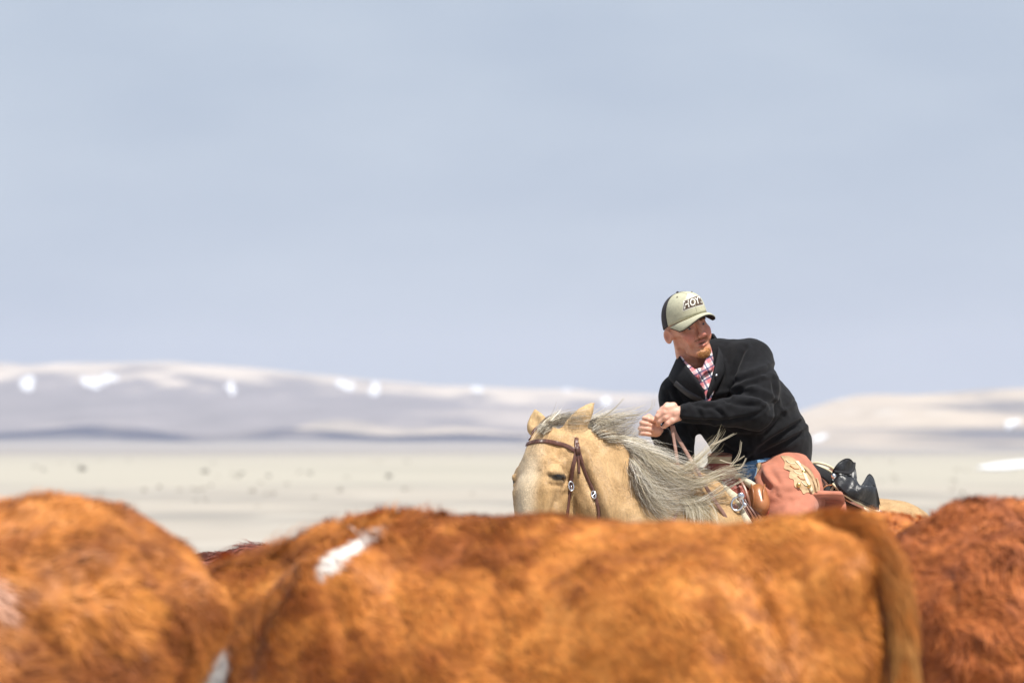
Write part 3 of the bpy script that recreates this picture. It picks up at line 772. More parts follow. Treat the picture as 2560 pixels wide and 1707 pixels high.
# head frame
hn = np.array([-.13, -.36, -.92]); hn /= np.linalg.norm(hn)
hf = np.array([-.6, -.8, 0.]); hf -= hf @ hn * hn; hf /= np.linalg.norm(hf)
hl_ = np.cross(-hn, hf); HA = [hl_, hf, hn]
HO = P(1341, 1190, -.90)
def H(l, f, n): return HO + l * hl_ + f * hf + n * hn
def T(a, s, z): return S0 + a * fh + s * lh + np.array([0, 0, z])      # along the horse, to its left, up from the seat

def horse_body(F, head=True):
    F.ell(T(.02, 0, -.42), (.80, .30, .355), .08, [fh, lh, UP])
    F.ell(T(.48, 0, -.40), (.34, .25, .40), .08, [fh, lh, UP])
    F.ell(T(-.56, 0, -.45), (.38, .285, .34), .08, [fh, lh, UP])
    F.cone(T(-.58, 0, -.23), T(-.05, 0, -.14), .10, .09, .10); F.cone(T(-.05, 0, -.14), T(.36, 0, -.10), .09, .07, .10)
    for s in (-1, 1):
        F.ell(T(-.62, .14 * s, -.47), (.32, .15, .36), .08, [fh, lh, UP]); F.ell(T(.50, .15 * s, -.45), (.22, .12, .34), .08, [fh, lh, UP])
if True:
    b0 = S0 + np.array([0, 0, 0])
    F = Field(axis((-.30, -.02, .02), (-.02, .72, .0085), (.72, 2.2, .02)) , axis((22.5, 22.72, .02), (22.72, 23.5, .0095), (23.5, 25.3, .022)), axis((ZG - .06, .75, .022), (.75, 1.10, .02), (1.10, 1.76, .0085)))
    F.ax = [a.astype(np.float32) for a in F.ax]
    horse_body(F)
    # legs: front pair reaching, hind pair under the body
    for s, a1, a2 in ((1, .10, -.02), (-1, -.06, .12)):
        e = T(.56, .16 * s, -.72); kn = T(.56 + a1, .15 * s, -1.08); fe = T(.54 + a1 * 1.1 + a2, .15 * s, -1.47)
        F.cone(e, kn, .12, .062, .06); F.ell(kn, (.06, .06, .065), .03); F.cone(kn, fe, .05, .038, .03); F.ell(fe, (.046,) * 3, .02)
        ho = np.array([*(fe + fh * .05)[:2], ZG + .05]); F.cone(fe, ho, .04, .052, .02); F.cone(ho, ho + np.array([*(fh * .02)[:2], -.035]), .056, .064, .02)
    for s, a1 in ((1, .06), (-1, -.10)):
        st = T(-.60 + a1, .17 * s, -.70); hk = T(-.86 + a1, .15 * s, -1.02); fe = T(-.80 + a1, .15 * s, -1.46)
        F.cone(T(-.64, .15 * s, -.45), st, .20, .14, .08); F.cone(st, hk, .13, .06, .05); F.cone(hk, fe, .052, .04, .03); F.ell(fe, (.046,) * 3, .02)
        ho = np.array([*(fe + fh * .05)[:2], ZG + .05]); F.cone(fe, ho, .04, .052, .02); F.cone(ho, ho + np.array([*(fh * .02)[:2], -.035]), .056, .064, .02)
    # neck: crest line above, throat line below
    F.chain([(P(1790, 1240, -.26), .10), (P(1690, 1228, -.44), .095), (P(1596, 1180, -.60), .082), (P(1506, 1128, -.72), .068), (P(1430, 1104, -.79), .06)], .08)
    F.chain([(P(1690, 1330, -.42), .19), (P(1612, 1290, -.58), .145), (P(1545, 1225, -.70), .115), (P(1475, 1185, -.78), .095), (P(1425, 1165, -.82), .085)], .08)
    F.chain([(P(1640, 1420, -.52), .24), (P(1560, 1340, -.72), .15), (P(1495, 1262, -.83), .105)], .08)
    # head
    F.ell(H(0, -.035, -.095), (.080, .088, .135), .05, HA); F.ell(H(0, -.005, -.01), (.088, .058, .15), .05, HA)
    F.cone(H(0, -.012, .08), H(0, -.035, .30), .064, .052, .05); F.ell(H(0, -.05, .37), (.058, .056, .08), .04, HA)
    F.ell(H(0, -.075, .43), (.05, .05, .05), .03, HA)
    for s in (-1, 1):
        F.ell(H(.050 * s, -.115, .05), (.040, .108, .130), .028, HA)
        F.cone(H(.050 * s, -.02, .06), H(.048 * s, -.06, .26), .042, .036, .05)
        F.ell(H(.040 * s, -.05, .41), (.022, .03, .03), .02, HA)
        F.ell(H(.078 * s, -.012, -.022), (.030, .036, .030), .03, HA)           # brow over the eye
        F.ell(H(.092 * s, -.016, .006), (.026, .036, .030), .012, HA)            # eyeball bulge
        F.cone(H(.094 * s, .026, .004), H(.105 * s, -.012, -.010), .011, .012, .010); F.cone(H(.105 * s, -.012, -.010), H(.102 * s, -.056, -.006), .012, .010, .010)   # upper lid
        F.cone(H(.092 * s, .020, .036), H(.096 * s, -.046, .030), .008, .008, .012)     # lower lid
        F.cone(H(.072 * s, .02, .075), H(.066 * s, -.03, .24), .012, .008, .03)  # facial crest
        F.ell(H(.064 * s, .0, -.115), (.012, .028, .04), .05, HA, sub=True)      # hollow above the eye
    F.cone(H(0, -.15, .08), H(0, -.095, .36), .055, .034, .05)
    # ears
    def ear(b, t, wv, nr):
        b = np.array(b); t = np.array(t); d = (t - b); L_ = np.linalg.norm(d); d /= L_; w = np.array(wv, float); w -= w @ d * d; w /= np.linalg.norm(w); q = np.cross(d, w)
        F.ell(b + d * L_ * .33, (.046, .026, L_ * .42), .02, [w, q, d]); F.ell(b + d * L_ * .50, (.034, .019, L_ * .36), .015, [w, q, d]); F.cone(b + d * L_ * .60, t, .020, .0025, .02)
        qs = q * nr
        F.ell(b + d * L_ * .55 + qs * .024, (.022, .014, L_ * .34), .008, [w, q, d], sub=True)
    ear(P(1414, 1094, -.80), P(1489, 1001, -.77), (.7, .2, .7), 1 if np.cross(np.array([.118, .03, .14]), np.array([.7, .2, .7]))[1] > 0 else -1)
    ear(P(1348, 1090, -.74), P(1337, 1020, -.70), (1, -.3, 0), 1 if np.cross(np.array([-.02, .04, .12]), np.array([1, -.3, 0]))[1] < 0 else -1)
    HV, HQ = F.mesh(); HV = relax(HV, HQ, 1, .4); HN = vnormals(HV, HQ)
    HV = HV + HN * (creases(HV, HN, [([(1450, 1140), (1466, 1190), (1490, 1245), (1502, 1300)], .014, 10), ([(1366, 1166), (1396, 1150), (1424, 1134)], .007, 7), ([(1370, 1212), (1402, 1214)], .004, 5), ([(1398, 1236), (1384, 1270), (1376, 1310)], .008, 9),
        ([(1508, 1130), (1536, 1180), (1556, 1250)], .007, 13), ([(1420, 1240), (1440, 1290)], .005, 10), ([(1340, 1130), (1345, 1180), (1338, 1240)], .003, 12), ([(1540, 1130), (1562, 1180), (1576, 1240)], .006, 10)]) + (fbm(HV * 14, 3) - .5) * .008)[:, None]
HB = bvh_of(HV, HQ)
def horse_col(V):
    c0 = np.array([.50, .32, .155]); pale = np.array([.66, .54, .38]); gold = np.array([.42, .24, .085])
    n = fbm(V * np.array([9, 9, 7]), 3) - .5; n2 = fbm(V * np.array([38, 38, 24]), 2) - .5
    c = c0 + n[:, None] * np.array([.16, .12, .08]) + n2[:, None] * np.array([.12, .10, .07])
    rel = V - HO; l = rel @ hl_; f = rel @ hf; nn = rel @ hn
    m = (sstep(.11, .02, np.abs(l)) if False else (1 - sstep(.02, .085, np.abs(l + .01)))) * sstep(-.04, .03, f) * sstep(-.16, -.02, nn)
    m = np.clip(m * .9 + n * .5 * (m > .05), 0, 1)[:, None]; c = c * (1 - m) + pale * m
    mu = sstep(.30, .40, nn)[:, None] * (np.linalg.norm(rel, axis=1) < .6)[:, None]; c = c * (1 - mu * .7) + np.array([.16, .12, .10]) * mu * .7
    for s in (-1, 1):
        q = np.sqrt(((l - .100 * s) / .026) ** 2 + ((f + .014) / .046) ** 2 + ((nn - .012 - .3 * (f + .014)) / .020) ** 2)
        k = (1 - sstep(.75, 1.25, q))[:, None]; c = c * (1 - k) + np.array([.02, .014, .010]) * k
        ea = (np.abs(rel[:, 2] - .22) < .2)
    ear_m = sstep(-.19, -.24, nn) if False else (1 - sstep(-.27, -.20, nn)) * (np.linalg.norm(rel, axis=1) < .5)
    c = c * (1 - .25 * ear_m[:, None]) + np.array([.66, .50, .28]) * .25 * ear_m[:, None]
    leg = (1 - sstep(.25, .5, V[:, 2]))[:, None]; c = c * (1 - leg * .3) + pale * leg * .3
    hoof = (V[:, 2] < ZG + .07)[:, None]; c = np.where(hoof, np.array([.07, .055, .045]), c)
    return np.clip(c, .01, 1)
horse = thing('horse', 'palomino horse turning left with blowing grey mane, carrying the man', 'horse', (S0[0], S0[1], ZG))
hb_ = obj('body', HV, HQ, M_horse, horse, horse_col(HV))
sel = HV[HQ].mean(1); rl_ = sel - HO; kq = HQ[(sel[:, 2] > 1.05) & ~((rl_ @ hn < -.19) & (np.linalg.norm(rl_, axis=1) < .48)) & (np.abs(np.linalg.norm(rl_ - (hl_ * .10), axis=1)) > .045)]
fv, ff, fc = fur(HV, kq, 77, 90000, horse_col, zmin=1.2, ln=(.004, .007), side=(0, -1, .2), shag=.10, flow=(.45, .3, -.9), wid=(.0006, .0011))
obj('hair_coat', fv, ff, M_hair, hb_, fc, smooth=False)
for s in (-1, 1):
    v, f = sphere(H(.1035 * s, -.016, .011), (.0150, .031, .019), 14, 10, HA); obj('eye', v, f, M_eye, horse)

# mane, forelock and tail: hair by hair
def hair_group(guides, n, seed, r0=.00085, wig=.010, cols=None, lenr=(.75, 1.08), spread=.006, clump=.6, bias=1.0):
    """guides: neighbouring hair lines (u, v, y) root first; hairs are spread between neighbours"""
    r = np.random.default_rng(seed); m = 12
    Gd = np.array([resample(catmull(PL(g_), 6), 40) for g_ in guides])
    for g_ in Gd:
        for k in range(4, 40):
            p = g_[k]; d = p - CAMO; L_ = np.linalg.norm(d); h_ = HB.ray_cast(Vector(CAMO), Vector(d / L_))
            if h_[0] is not None and h_[3] < L_ + .02: g_[k] = CAMO + d / L_ * (h_[3] - .02)
        for _ in range(4): g_[1:-1] = (g_[:-2] + g_[1:-1] * 2 + g_[2:]) / 4
    q = r.random(n) ** bias * (len(guides) - 1)
    if clump: q = q * (1 - clump) + clump * np.round(q * 8) / 8 + r.normal(size=n) * .02
    q = np.clip(q, 0, len(guides) - 1.001); i = q.astype(int); w = (q - i)[:, None, None]
    C = Gd[i] * (1 - w) + Gd[i + 1] * w
    s = r.uniform(*lenr, n)[:, None] * np.linspace(0, 1, m)[None] * 39
    s = np.clip(s, 0, 38.999); a = s.astype(int); t = (s - a)[..., None]
    G = np.take_along_axis(C, a[..., None], 1) * (1 - t) + np.take_along_axis(C, (a + 1)[..., None], 1) * t
    x = np.linspace(0, 1, m)[None, :, None]
    off = r.normal(size=(n, 1, 3)) * spread * np.array([1, 1.6, 1])
    lk = np.round(q * 8).astype(int); cl = lk[:, None, None] * 3.1
    lo_ = r.normal(size=(lk.max() + 2, 1, 3)) * np.array([.006, .016, .006]); ll_ = r.uniform(.8, 1.1, lk.max() + 2)
    ph = r.random((n, 1, 3)) * 6.28
    wg = np.sin(x * 5 + cl + ph * .12) * wig * x + np.sin(x * 13 + ph) * wig * .16 * x
    G = G + lo_[lk] * (.2 + x) + off * (.4 + x * 1.6) + wg * np.array([.6, 1, 1])
    R = r0 * r.uniform(.6, 1.35, (n, 1)) * np.linspace(1, .22, m)[None]
    pal = np.array(cols if cols is not None else [(.50, .46, .38), (.62, .58, .50), (.34, .29, .21), (.20, .165, .12), (.56, .47, .30)])
    k = r.integers(0, len(pal), n); kc = (lk * 7 + seed) % len(pal)
    k = np.where(r.random(n) < .72, kc, k)
    c = pal[k] * r.uniform(.8, 1.2, (n, 1))
    v, f = strands(G, R, 3)
    return v, f, np.repeat(c, m * 3, 0)
MY = -.66
GREY = [(.74, .68, .55), (.90, .86, .78), (.50, .43, .31), (.20, .155, .11), (.70, .59, .41), (.82, .76, .64), (.36, .295, .21), (.15, .115, .085)]
CREAM = [(.64, .57, .42), (.74, .68, .55), (.50, .41, .26), (.36, .29, .19)]
hg = []
hg.append(hair_group([[(1438, 1068, -.69), (1484, 1045, -.69), (1530, 1036, -.69), (1578, 1036, -.69), (1614, 1027, -.69)],
    [(1452, 1076, -.69), (1492, 1056, -.69), (1536, 1050, -.69), (1576, 1043, -.69), (1602, 1036, -.69)],
    [(1466, 1088, -.69), (1502, 1070, -.69), (1545, 1066, -.69), (1576, 1058, -.69), (1592, 1048, -.69)],
    [(1486, 1097, -.69), (1520, 1088, -.69), (1552, 1088, -.69), (1580, 1076, -.69), (1594, 1060, -.69)],
    [(1506, 1102, -.69), (1535, 1100, -.69), (1560, 1104, -.69), (1585, 1094, -.69), (1600, 1078, -.69)]], 700, 1, cols=GREY, lenr=(.4, 1.08), wig=.014))
hg.append(hair_group([[(1515, 1098, -.72), (1570, 1098, -.73), (1622, 1116, -.70), (1668, 1146, -.66), (1706, 1168, -.62), (1745, 1180, -.56)],
    [(1540, 1106, -.70), (1588, 1124, -.72), (1630, 1154, -.70), (1682, 1184, -.66), (1735, 1196, -.60), (1795, 1194, -.54)],
    [(1554, 1116, -.68), (1592, 1146, -.72), (1630, 1186, -.70), (1680, 1212, -.66), (1725, 1214, -.60), (1780, 1206, -.54)],
    [(1562, 1126, -.67), (1590, 1168, -.71), (1622, 1214, -.70), (1666, 1240, -.66), (1704, 1244, -.62), (1748, 1238, -.56)],
    [(1566, 1136, -.66), (1592, 1180, -.71), (1628, 1224, -.70), (1676, 1252, -.67), (1728, 1262, -.63)],
    [(1570, 1146, -.66), (1595, 1196, -.70), (1630, 1242, -.70), (1676, 1276, -.67), (1726, 1296, -.64)],
    [(1574, 1156, -.66), (1598, 1208, -.70), (1632, 1258, -.70), (1672, 1298, -.68), (1710, 1325, -.66)],
    [(1576, 1162, -.66), (1596, 1216, -.70), (1618, 1268, -.70), (1646, 1310, -.68), (1680, 1345, -.66)]], 2700, 2, cols=GREY, wig=.024, spread=.008, lenr=(.35, .98), bias=1.2, clump=.62))
hg.append(hair_group([[(1640, 1160, -.62), (1690, 1176, -.64), (1738, 1148, -.62), (1768, 1120, -.60), (1792, 1096, -.58), (1801, 1068, -.57)],
    [(1650, 1180, -.62), (1700, 1188, -.64), (1745, 1160, -.62), (1772, 1130, -.60), (1794, 1108, -.58), (1806, 1086, -.57)]], 90, 3, cols=CREAM, wig=.014, spread=.006, lenr=(.5, 1.04)))
hg.append(hair_group([[(1680, 1190, -.58), (1740, 1200, -.60), (1790, 1176, -.58), (1838, 1166, -.56), (1856, 1168, -.55)],
    [(1690, 1210, -.58), (1750, 1212, -.60), (1800, 1192, -.58), (1846, 1180, -.56), (1870, 1182, -.55)]], 80, 9, cols=CREAM, wig=.010, spread=.006))
hg.append(hair_group([[(1640, 1240, -.60), (1700, 1258, -.60), (1756, 1246, -.58), (1812, 1216, -.55), (1852, 1196, -.53)],
    [(1650, 1262, -.60), (1706, 1268, -.60), (1760, 1258, -.58), (1800, 1238, -.55), (1830, 1224, -.53)]], 70, 4, cols=GREY, wig=.018, spread=.008))
hg.append(hair_group([[(1690, 1236, -.52), (1712, 1266, -.53), (1722, 1300, -.53), (1728, 1330, -.53)], [(1716, 1238, -.50), (1738, 1262, -.52), (1756, 1292, -.52), (1766, 1330, -.52)],
    [(1730, 1236, -.50), (1764, 1254, -.51), (1788, 1284, -.51), (1800, 1320, -.51)]], 420, 5, cols=CREAM, wig=.014, spread=.010))
hg.append(hair_group([[(1366, 1066, -.82), (1350, 1066, -.90), (1340, 1078, -.95), (1334, 1092, -.97)], [(1380, 1064, -.82), (1362, 1070, -.91), (1350, 1084, -.96), (1346, 1096, -.98)]], 70, 6, cols=GREY, wig=.006, lenr=(.6, 1)))
hg.append(hair_group([[(1346, 1070, -.86), (1360, 1050, -.80), (1388, 1036, -.70), (1424, 1032, -.68), (1462, 1024, -.70)], [(1352, 1078, -.88), (1368, 1060, -.80), (1400, 1050, -.69), (1434, 1046, -.68), (1470, 1042, -.68)],
    [(1358, 1084, -.90), (1374, 1070, -.80), (1402, 1062, -.69), (1440, 1058, -.68), (1480, 1056, -.68)]], 300, 7, cols=GREY, wig=.008, spread=.005))
hg.append(hair_group([[(1372, 1052, -.86), (1386, 1034, -.84), (1396, 1018, -.83)], [(1380, 1050, -.86), (1394, 1036, -.84), (1404, 1026, -.83)]], 16, 8, cols=GREY, wig=.003, r0=.001))
wisps = [[(1560, 1040, -.7), (1606, 1034, -.7), (1630, 1018, -.7), (1634, 998, -.7)], [(1780, 1110, -.58), (1806, 1098, -.56), (1836, 1082, -.55)], [(1826, 1166, -.56), (1846, 1138, -.55), (1852, 1104, -.54)],
    [(1820, 1180, -.56), (1852, 1170, -.55), (1866, 1146, -.54)], [(1506, 1046, -.76), (1540, 1020, -.76), (1562, 996, -.76)], [(1800, 1150, -.56), (1830, 1158, -.55), (1862, 1140, -.54)],
    [(1810, 1222, -.55), (1850, 1206, -.54), (1880, 1186, -.53)], [(1780, 1240, -.55), (1830, 1212, -.54), (1862, 1192, -.53)], [(1700, 1250, -.57), (1730, 1236, -.57), (1748, 1206, -.56)]]
G = np.array([resample(catmull(PL(w), 8), 14) for w in wisps for _ in range(3)]) + np.random.default_rng(3).normal(size=(27, 1, 3)) * .003
wv, wf = strands(G, np.tile(np.linspace(.0013, .0006, 14), (27, 1)))
hg.append((wv, wf, np.tile(np.array([.55, .48, .36]), (len(wv), 1))))
mv = np.vstack([a for a, _, _ in hg]); off = np.cumsum([0] + [len(a) for a, _, _ in hg[:-1]])
obj('mane', mv, np.vstack([f + o for (_, f, _), o in zip(hg, off)]), M_hair, hb_, np.vstack([c for _, _, c in hg]))
tr = T(-.87, 0, -.30); r = np.random.default_rng(12); n = 900; u = np.linspace(0, 1, 9)[None, :, None]
G = tr + r.normal(size=(n, 1, 3)) * .02 - fh * .22 * np.sin(u * 2.2) + np.array([.10, .1, 0]) * u * u - np.array([0, 0, .85]) * u ** 1.3 + r.normal(size=(n, 1, 3)) * .05 * u
tv, tf = strands(G, np.tile(np.linspace(.002, .0008, 9), (n, 1)))
obj('tail', tv, tf, M_hair, hb_, np.repeat(np.array(CREAM)[r.integers(0, 4, n)], 27, 0))

# ---- bridle
bridle = thing('bridle', 'brown leather bridle with silver buckles on the palomino horse\'s head', 'bridle', tuple(H(0, 0, -.1)))
def strap(name, path, w, h, parent, m=M_strap, off=.001, bv=None, ext=None, n=40):
    bv = bv or HB
    q = resample(catmull(path, 8), n); pts = []; nr = []
    for u, v in q:
        p, nn = hit(bv, u, v)
        if p is not None: pts.append(p + nn * (off + h / 2)); nr.append(nn)
    pts = np.array(pts); nr = np.array(nr)
    if ext is not None:
        e = np.array(ext); pts = np.vstack([pts, e]); nr = np.vstack([nr, np.tile(nr[-1], (len(e), 1))])
        pts = resample(pts, n); nr = np.array([nr[min(i, len(nr) - 1)] for i in range(n)])
    for _ in range(3):
        pts[1:-1] = (pts[:-2] + pts[1:-1] * 2 + pts[2:]) / 4; nr[1:-1] = (nr[:-2] + nr[1:-1] * 2 + nr[2:]) / 4
    v, f = sweep(pts, nr, w, h)
    return obj(name, v, f, m, parent), pts, nr
bb, _, _ = strap('browband', [(1311, 1124), (1322, 1109), (1354, 1103), (1388, 1107), (1418, 1116), (1440, 1128)], .019, .006, bridle)
strap('cheek_strap', [(1441, 1096), (1440, 1127), (1432, 1169), (1427, 1206), (1422, 1240), (1416, 1290), (1404, 1380)], .017, .006, bridle)
strap('throat_latch', [(1444, 1110), (1447, 1130), (1460, 1169), (1473, 1200), (1486, 1230), (1494, 1262), (1496, 1300)], .014, .005, bridle, off=.004)
strap('strap_end', [(1442, 1128), (1444, 1160), (1447, 1184)], .011, .004, bridle, off=.006, n=10)
strap('crown_strap', [(1326, 1098), (1338, 1074), (1360, 1062)], .016, .005, bridle, n=12)
for (u, v, ra, rb, up) in ((1425, 1216, .011, .019, (-.05, 0, 1)), (1488, 1238, .009, .016, (-.4, 0, 1))):
    p, nn = hit(HB, u, v)
    v1, f1 = torus(p + nn * .014, ra, rb, .0033, nn, up); pr, fr = sweep(np.array([p + nn * .015 + np.array([0, 0, rb]) * .2, p + nn * .016 - np.array([0, 0, rb])]), [nn, nn], .004, .004, 6)
    obj('buckle', *merge([(v1, f1), (pr, fr)]), M_silver, bridle)
p, nn = hit(HB, 1441, 1126); v, f = sweep(np.array([p + nn * .012 + np.array([0, 0, .016]), p + nn * .013 - np.array([0, 0, .016])]), [nn, nn], .021, .010); obj('keeper', v, f, M_strap, bridle)
# reins: from the bit round to the hands, and on from the hand down to the saddle
def rein(path, w=.014, h=.005, n=60, m=M_rein):
    p = resample(catmull(PL(path), 8), n); N = np.tile(np.array([.15, -1, .25]), (n, 1))
    v, f = sweep(p, N, w, h); return obj('rein', v, f, m, bridle)
rein([(1678, 1062, -.50), (1682, 1082, -.50), (1689, 1124, -.52), (1696, 1172, -.54), (1700, 1230, -.60), (1660, 1340, -.80), (1500, 1440, -.98), (1400, 1410, -.98)], .0135)
rein([(1682, 1064, -.50), (1690, 1086, -.49), (1716, 1130, -.50), (1742, 1174, -.52), (1766, 1218, -.55), (1790, 1256, -.56), (1814, 1292, -.55), (1830, 1340, -.5)], .0155)
rein([(1612, 1100, -.50), (1608, 1120, -.47), (1590, 1160, -.45), (1520, 1220, -.52), (1420, 1320, -.72), (1345, 1412, -.93)], .0135)

# ------------------------------------------------------------------ saddle (rests on the horse)
saddle = thing('saddle', 'red brown tooled western saddle with wrapped horn under the rider', 'saddle', tuple(T(0, 0, -.05)))
def tack(fn, lo, hi, st):
    F = Field(axis((lo[0], hi[0], st)), axis((lo[1], hi[1], st)), axis((lo[2], hi[2], st))); fn(F); return F
def region(F, a0, a1, zlow, infl):
    """horse surface grown by infl, kept between a0 and a1 along the horse and above zlow"""
    F.f -= infl
    def c(X, Y, Z):
        a = (X - S0[0]) * fh[0] + (Y - S0[1]) * fh[1]; s = (X - S0[0]) * lh[0] + (Y - S0[1]) * lh[1]; z = Z - S0[2]
        return np.maximum(np.maximum(a0 - a, a - a1), zlow - z)
    F.cut(c)
sx = (S0[0] - .75, 23.25, S0[2] - .75); sX = (S0[0] + .75, 24.75, S0[2] + .2)
F = tack(horse_body, sx, sX, .012); region(F, -.40, .46, -.40, .018); v, f = F.mesh(); v = relax(v, f, 1)
blanket = tag(obj('saddle_blanket', v, f, M_blank), 'cream wool blanket between saddle and horse', 'blanket')
F = tack(horse_body, sx, sX, .012); region(F, -.36, .36, -.27, .034); v, f = F.mesh(); v = relax(v, f, 1)
obj('skirt', v, f, M_leath2, saddle)
hornb = P(1799, 1184, -.30)
F = Field(axis((.55, 1.25, .006)), axis((23.3, 24.5, .008)), axis((1.15, 1.62, .006)))
F.cone(hornb, T(.375, .11, -.06), .055, .060, .04); F.cone(T(.375, .11, -.06), T(.33, .22, -.15), .060, .048, .04)
F.cone(hornb, T(.375, -.15, -.07), .055, .062, .04); F.cone(T(.375, -.15, -.07), T(.33, -.24, -.17), .062, .05, .04)
F.cone(hornb, hornb + UP * .03, .05, .036, .03)
FV, FQ = F.mesh(); FV = relax(FV, FQ, 1)
fork = obj('fork', FV, FQ, M_leath, saddle); BF = bvh_of(FV, FQ)
hp = []
for z, r_ in ((.0, .048), (.012, .050), (.03, .0485), (.045, .051), (.06, .049), (.072, .052), (.078, .047), (.0785, .0)):
    hp.append((z, r_))
n = 28; a = np.arange(n) / n * 2 * np.pi; V = []; Fq = []
for i, (z, r_) in enumerate(hp):
    for q in a: V.append(hornb + np.array([math.cos(q) * r_, math.sin(q) * r_, z - .002]))
    if i:
        for j in range(n): Fq.append(((i - 1) * n + j, (i - 1) * n + (j + 1) % n, i * n + (j + 1) % n, i * n + j))
horn = obj('horn', V, Fq, M_horn, saddle)
v, f = torus(hornb + UP * .077, .046, .046, .0065, (0, -.12, 1), (0, 1, 0), 28, 8); obj('horn_rim', v, f, M_leath2, horn)
cap_ = [hornb + np.array([math.cos(q) * r_, math.sin(q) * r_ - 0, .080 + .004 * (1 - r_ / .044)]) for r_ in (.044, .02, .001) for q in a]
obj('horn_cap', cap_, [(k * n + j, k * n + (j + 1) % n, (k + 1) * n + (j + 1) % n, (k + 1) * n + j) for k in (0, 1) for j in range(n)], M_leath2, horn)
# binding round the swell, bucking roll, strings, ring and conchos
bp = resample(catmull([(1838, 1190), (1852, 1194), (1870, 1206), (1884, 1216)], 8), 20)
pts = np.array([P(u, v, -.40) for u, v in bp]); v, f = tube(pts, np.linspace(.011, .017, 20), 8); obj('fleece_binding', v, f, M_blank, saddle)
rc = P(1894, 1246, -.43)
F = Field(axis((rc[0] - .09, rc[0] + .09, .005)), axis((rc[1] - .1, rc[1] + .12, .006)), axis((rc[2] - .11, rc[2] + .1, .005)))
F.ell(rc + np.array([0, .01, 0]), (.045, .06, .062), .02); F.ell(rc + np.array([.012, -.02, -.03]), (.035, .05, .04), .03)
v, f = F.mesh(); roll = obj('bucking_roll', v, f, M_roll, saddle)
for dx in (-.018, .020):
    q = np.linspace(-1.25, 1.25, 16); pt = rc + np.stack([np.full(16, dx) + .010 * np.sin(q) ** 2 * np.sign(dx), .008 - .066 * np.cos(q), .062 * np.sin(q)], 1)
    v, f = tube(pt, .0035, 6); obj('welt', v, f, M_roll, roll)
def free_strap(name, path, w, h, m, parent, n=24, N=(.2, -1, .3)):
    p = resample(catmull(PL(path), 8), n); v, f = sweep(p, np.tile(np.array(N), (n, 1)), w, h); return obj(name, v, f, m, parent)
for k in range(4):
    free_strap('saddle_string', [(1842 + 9 * k, 1240 + 3 * k, -.46), (1856 + 9 * k, 1262 + 2 * k, -.475), (1872 + 9 * k, 1290, -.485), (1888 + 9 * k, 1330, -.48)], .010, .005, M_leath2 if k % 2 else M_strap, saddle)
free_strap('swell_edge', [(1848, 1196, -.42), (1862, 1220, -.45), (1872, 1250, -.47), (1886, 1290, -.475)], .013, .007, M_leath2, saddle)
pD = P(1843, 1259, -.50)
v, f = torus(pD, .024, .030, .0048, (.1, -1, .25), (.5, 0, 1)); obj('rigging_ring', v, f, M_silver, saddle)
for (u, v_, y, r_) in ((1852, 1240, -.495, .016), (1862, 1262, -.50, .010)):
    v, f = sphere(P(u, v_, y), (r_, .006, r_), 16, 8); obj('concho', v, f, M_silver, saddle)
free_strap('breast_collar', [(1843, 1262, -.50), (1826, 1276, -.505), (1806, 1290, -.52), (1770, 1330, -.56)], .022, .007, M_strap, saddle)
free_strap('breast_tie', [(1744, 1252, -.57), (1754, 1278, -.575), (1768, 1312, -.57)], .022, .006, M_leath, saddle)
free_strap('breast_tie', [(1700, 1245, -.64), (1696, 1272, -.65), (1684, 1310, -.66)], .012, .006, M_strap, saddle)
v, f = drape(BF, [(1776, 1196), (1800, 1190), (1830, 1200), (1852, 1222), (1862, 1246), (1846, 1246), (1822, 1226), (1796, 1214)], .001, .004); obj('tooled_panel', v, f, M_leath, saddle)
# seat and cantle behind the rider
F = Field(axis((.75, 1.45, .009)), axis((23.5, 24.7, .010)), axis((1.15, 1.62, .009)))
F.cone(T(.12, 0, -.06), T(-.16, 0, -.05), .10, .12, .04)
for a0, a1 in ((-.9, -.3), (-.3, .3), (.3, .9)):
    q = lambda t: T(-.26 - .05 * math.cos(t), .19 * math.sin(t), -.01 - .09 * abs(math.sin(t)) ** 2)
    F.cone(q(a0), q(a1), .042, .042, .04)
v, f = F.mesh(); obj('seat', v, f, M_leath2, saddle)
# coiled pale rope and black strap behind the cantle
rope = thing('rope', 'coiled cream lariat rope tied behind the saddle', 'rope', tuple(P(2050, 1190, .10)))
rp = []
for k, (dz, s) in enumerate(((0, 1), (10, .92), (-8, .97))):
    a = np.linspace(0, 2 * np.pi, 40)
    pt = np.array([P(2050 + 44 * s * math.cos(q) + 4 * k, 1196 + dz + 30 * s * math.sin(q) + .28 * 44 * s * math.cos(q), .02 + .05 * math.sin(q) + .02 * k) for q in a]); rp.append(tube(pt, .0055, 7))
obj('coil', *merge(rp), M_cream, rope)
free_strap('black_tie', [(2022, 1166, -.04), (2046, 1176, -.05), (2070, 1192, -.05), (2086, 1212, -.04)], .040, .012, M_blk, rope)
free_strap('pale_tie', [(2066, 1240, -.06), (2080, 1222, -.07), (2092, 1200, -.06)], .010, .006, M_cream, rope)

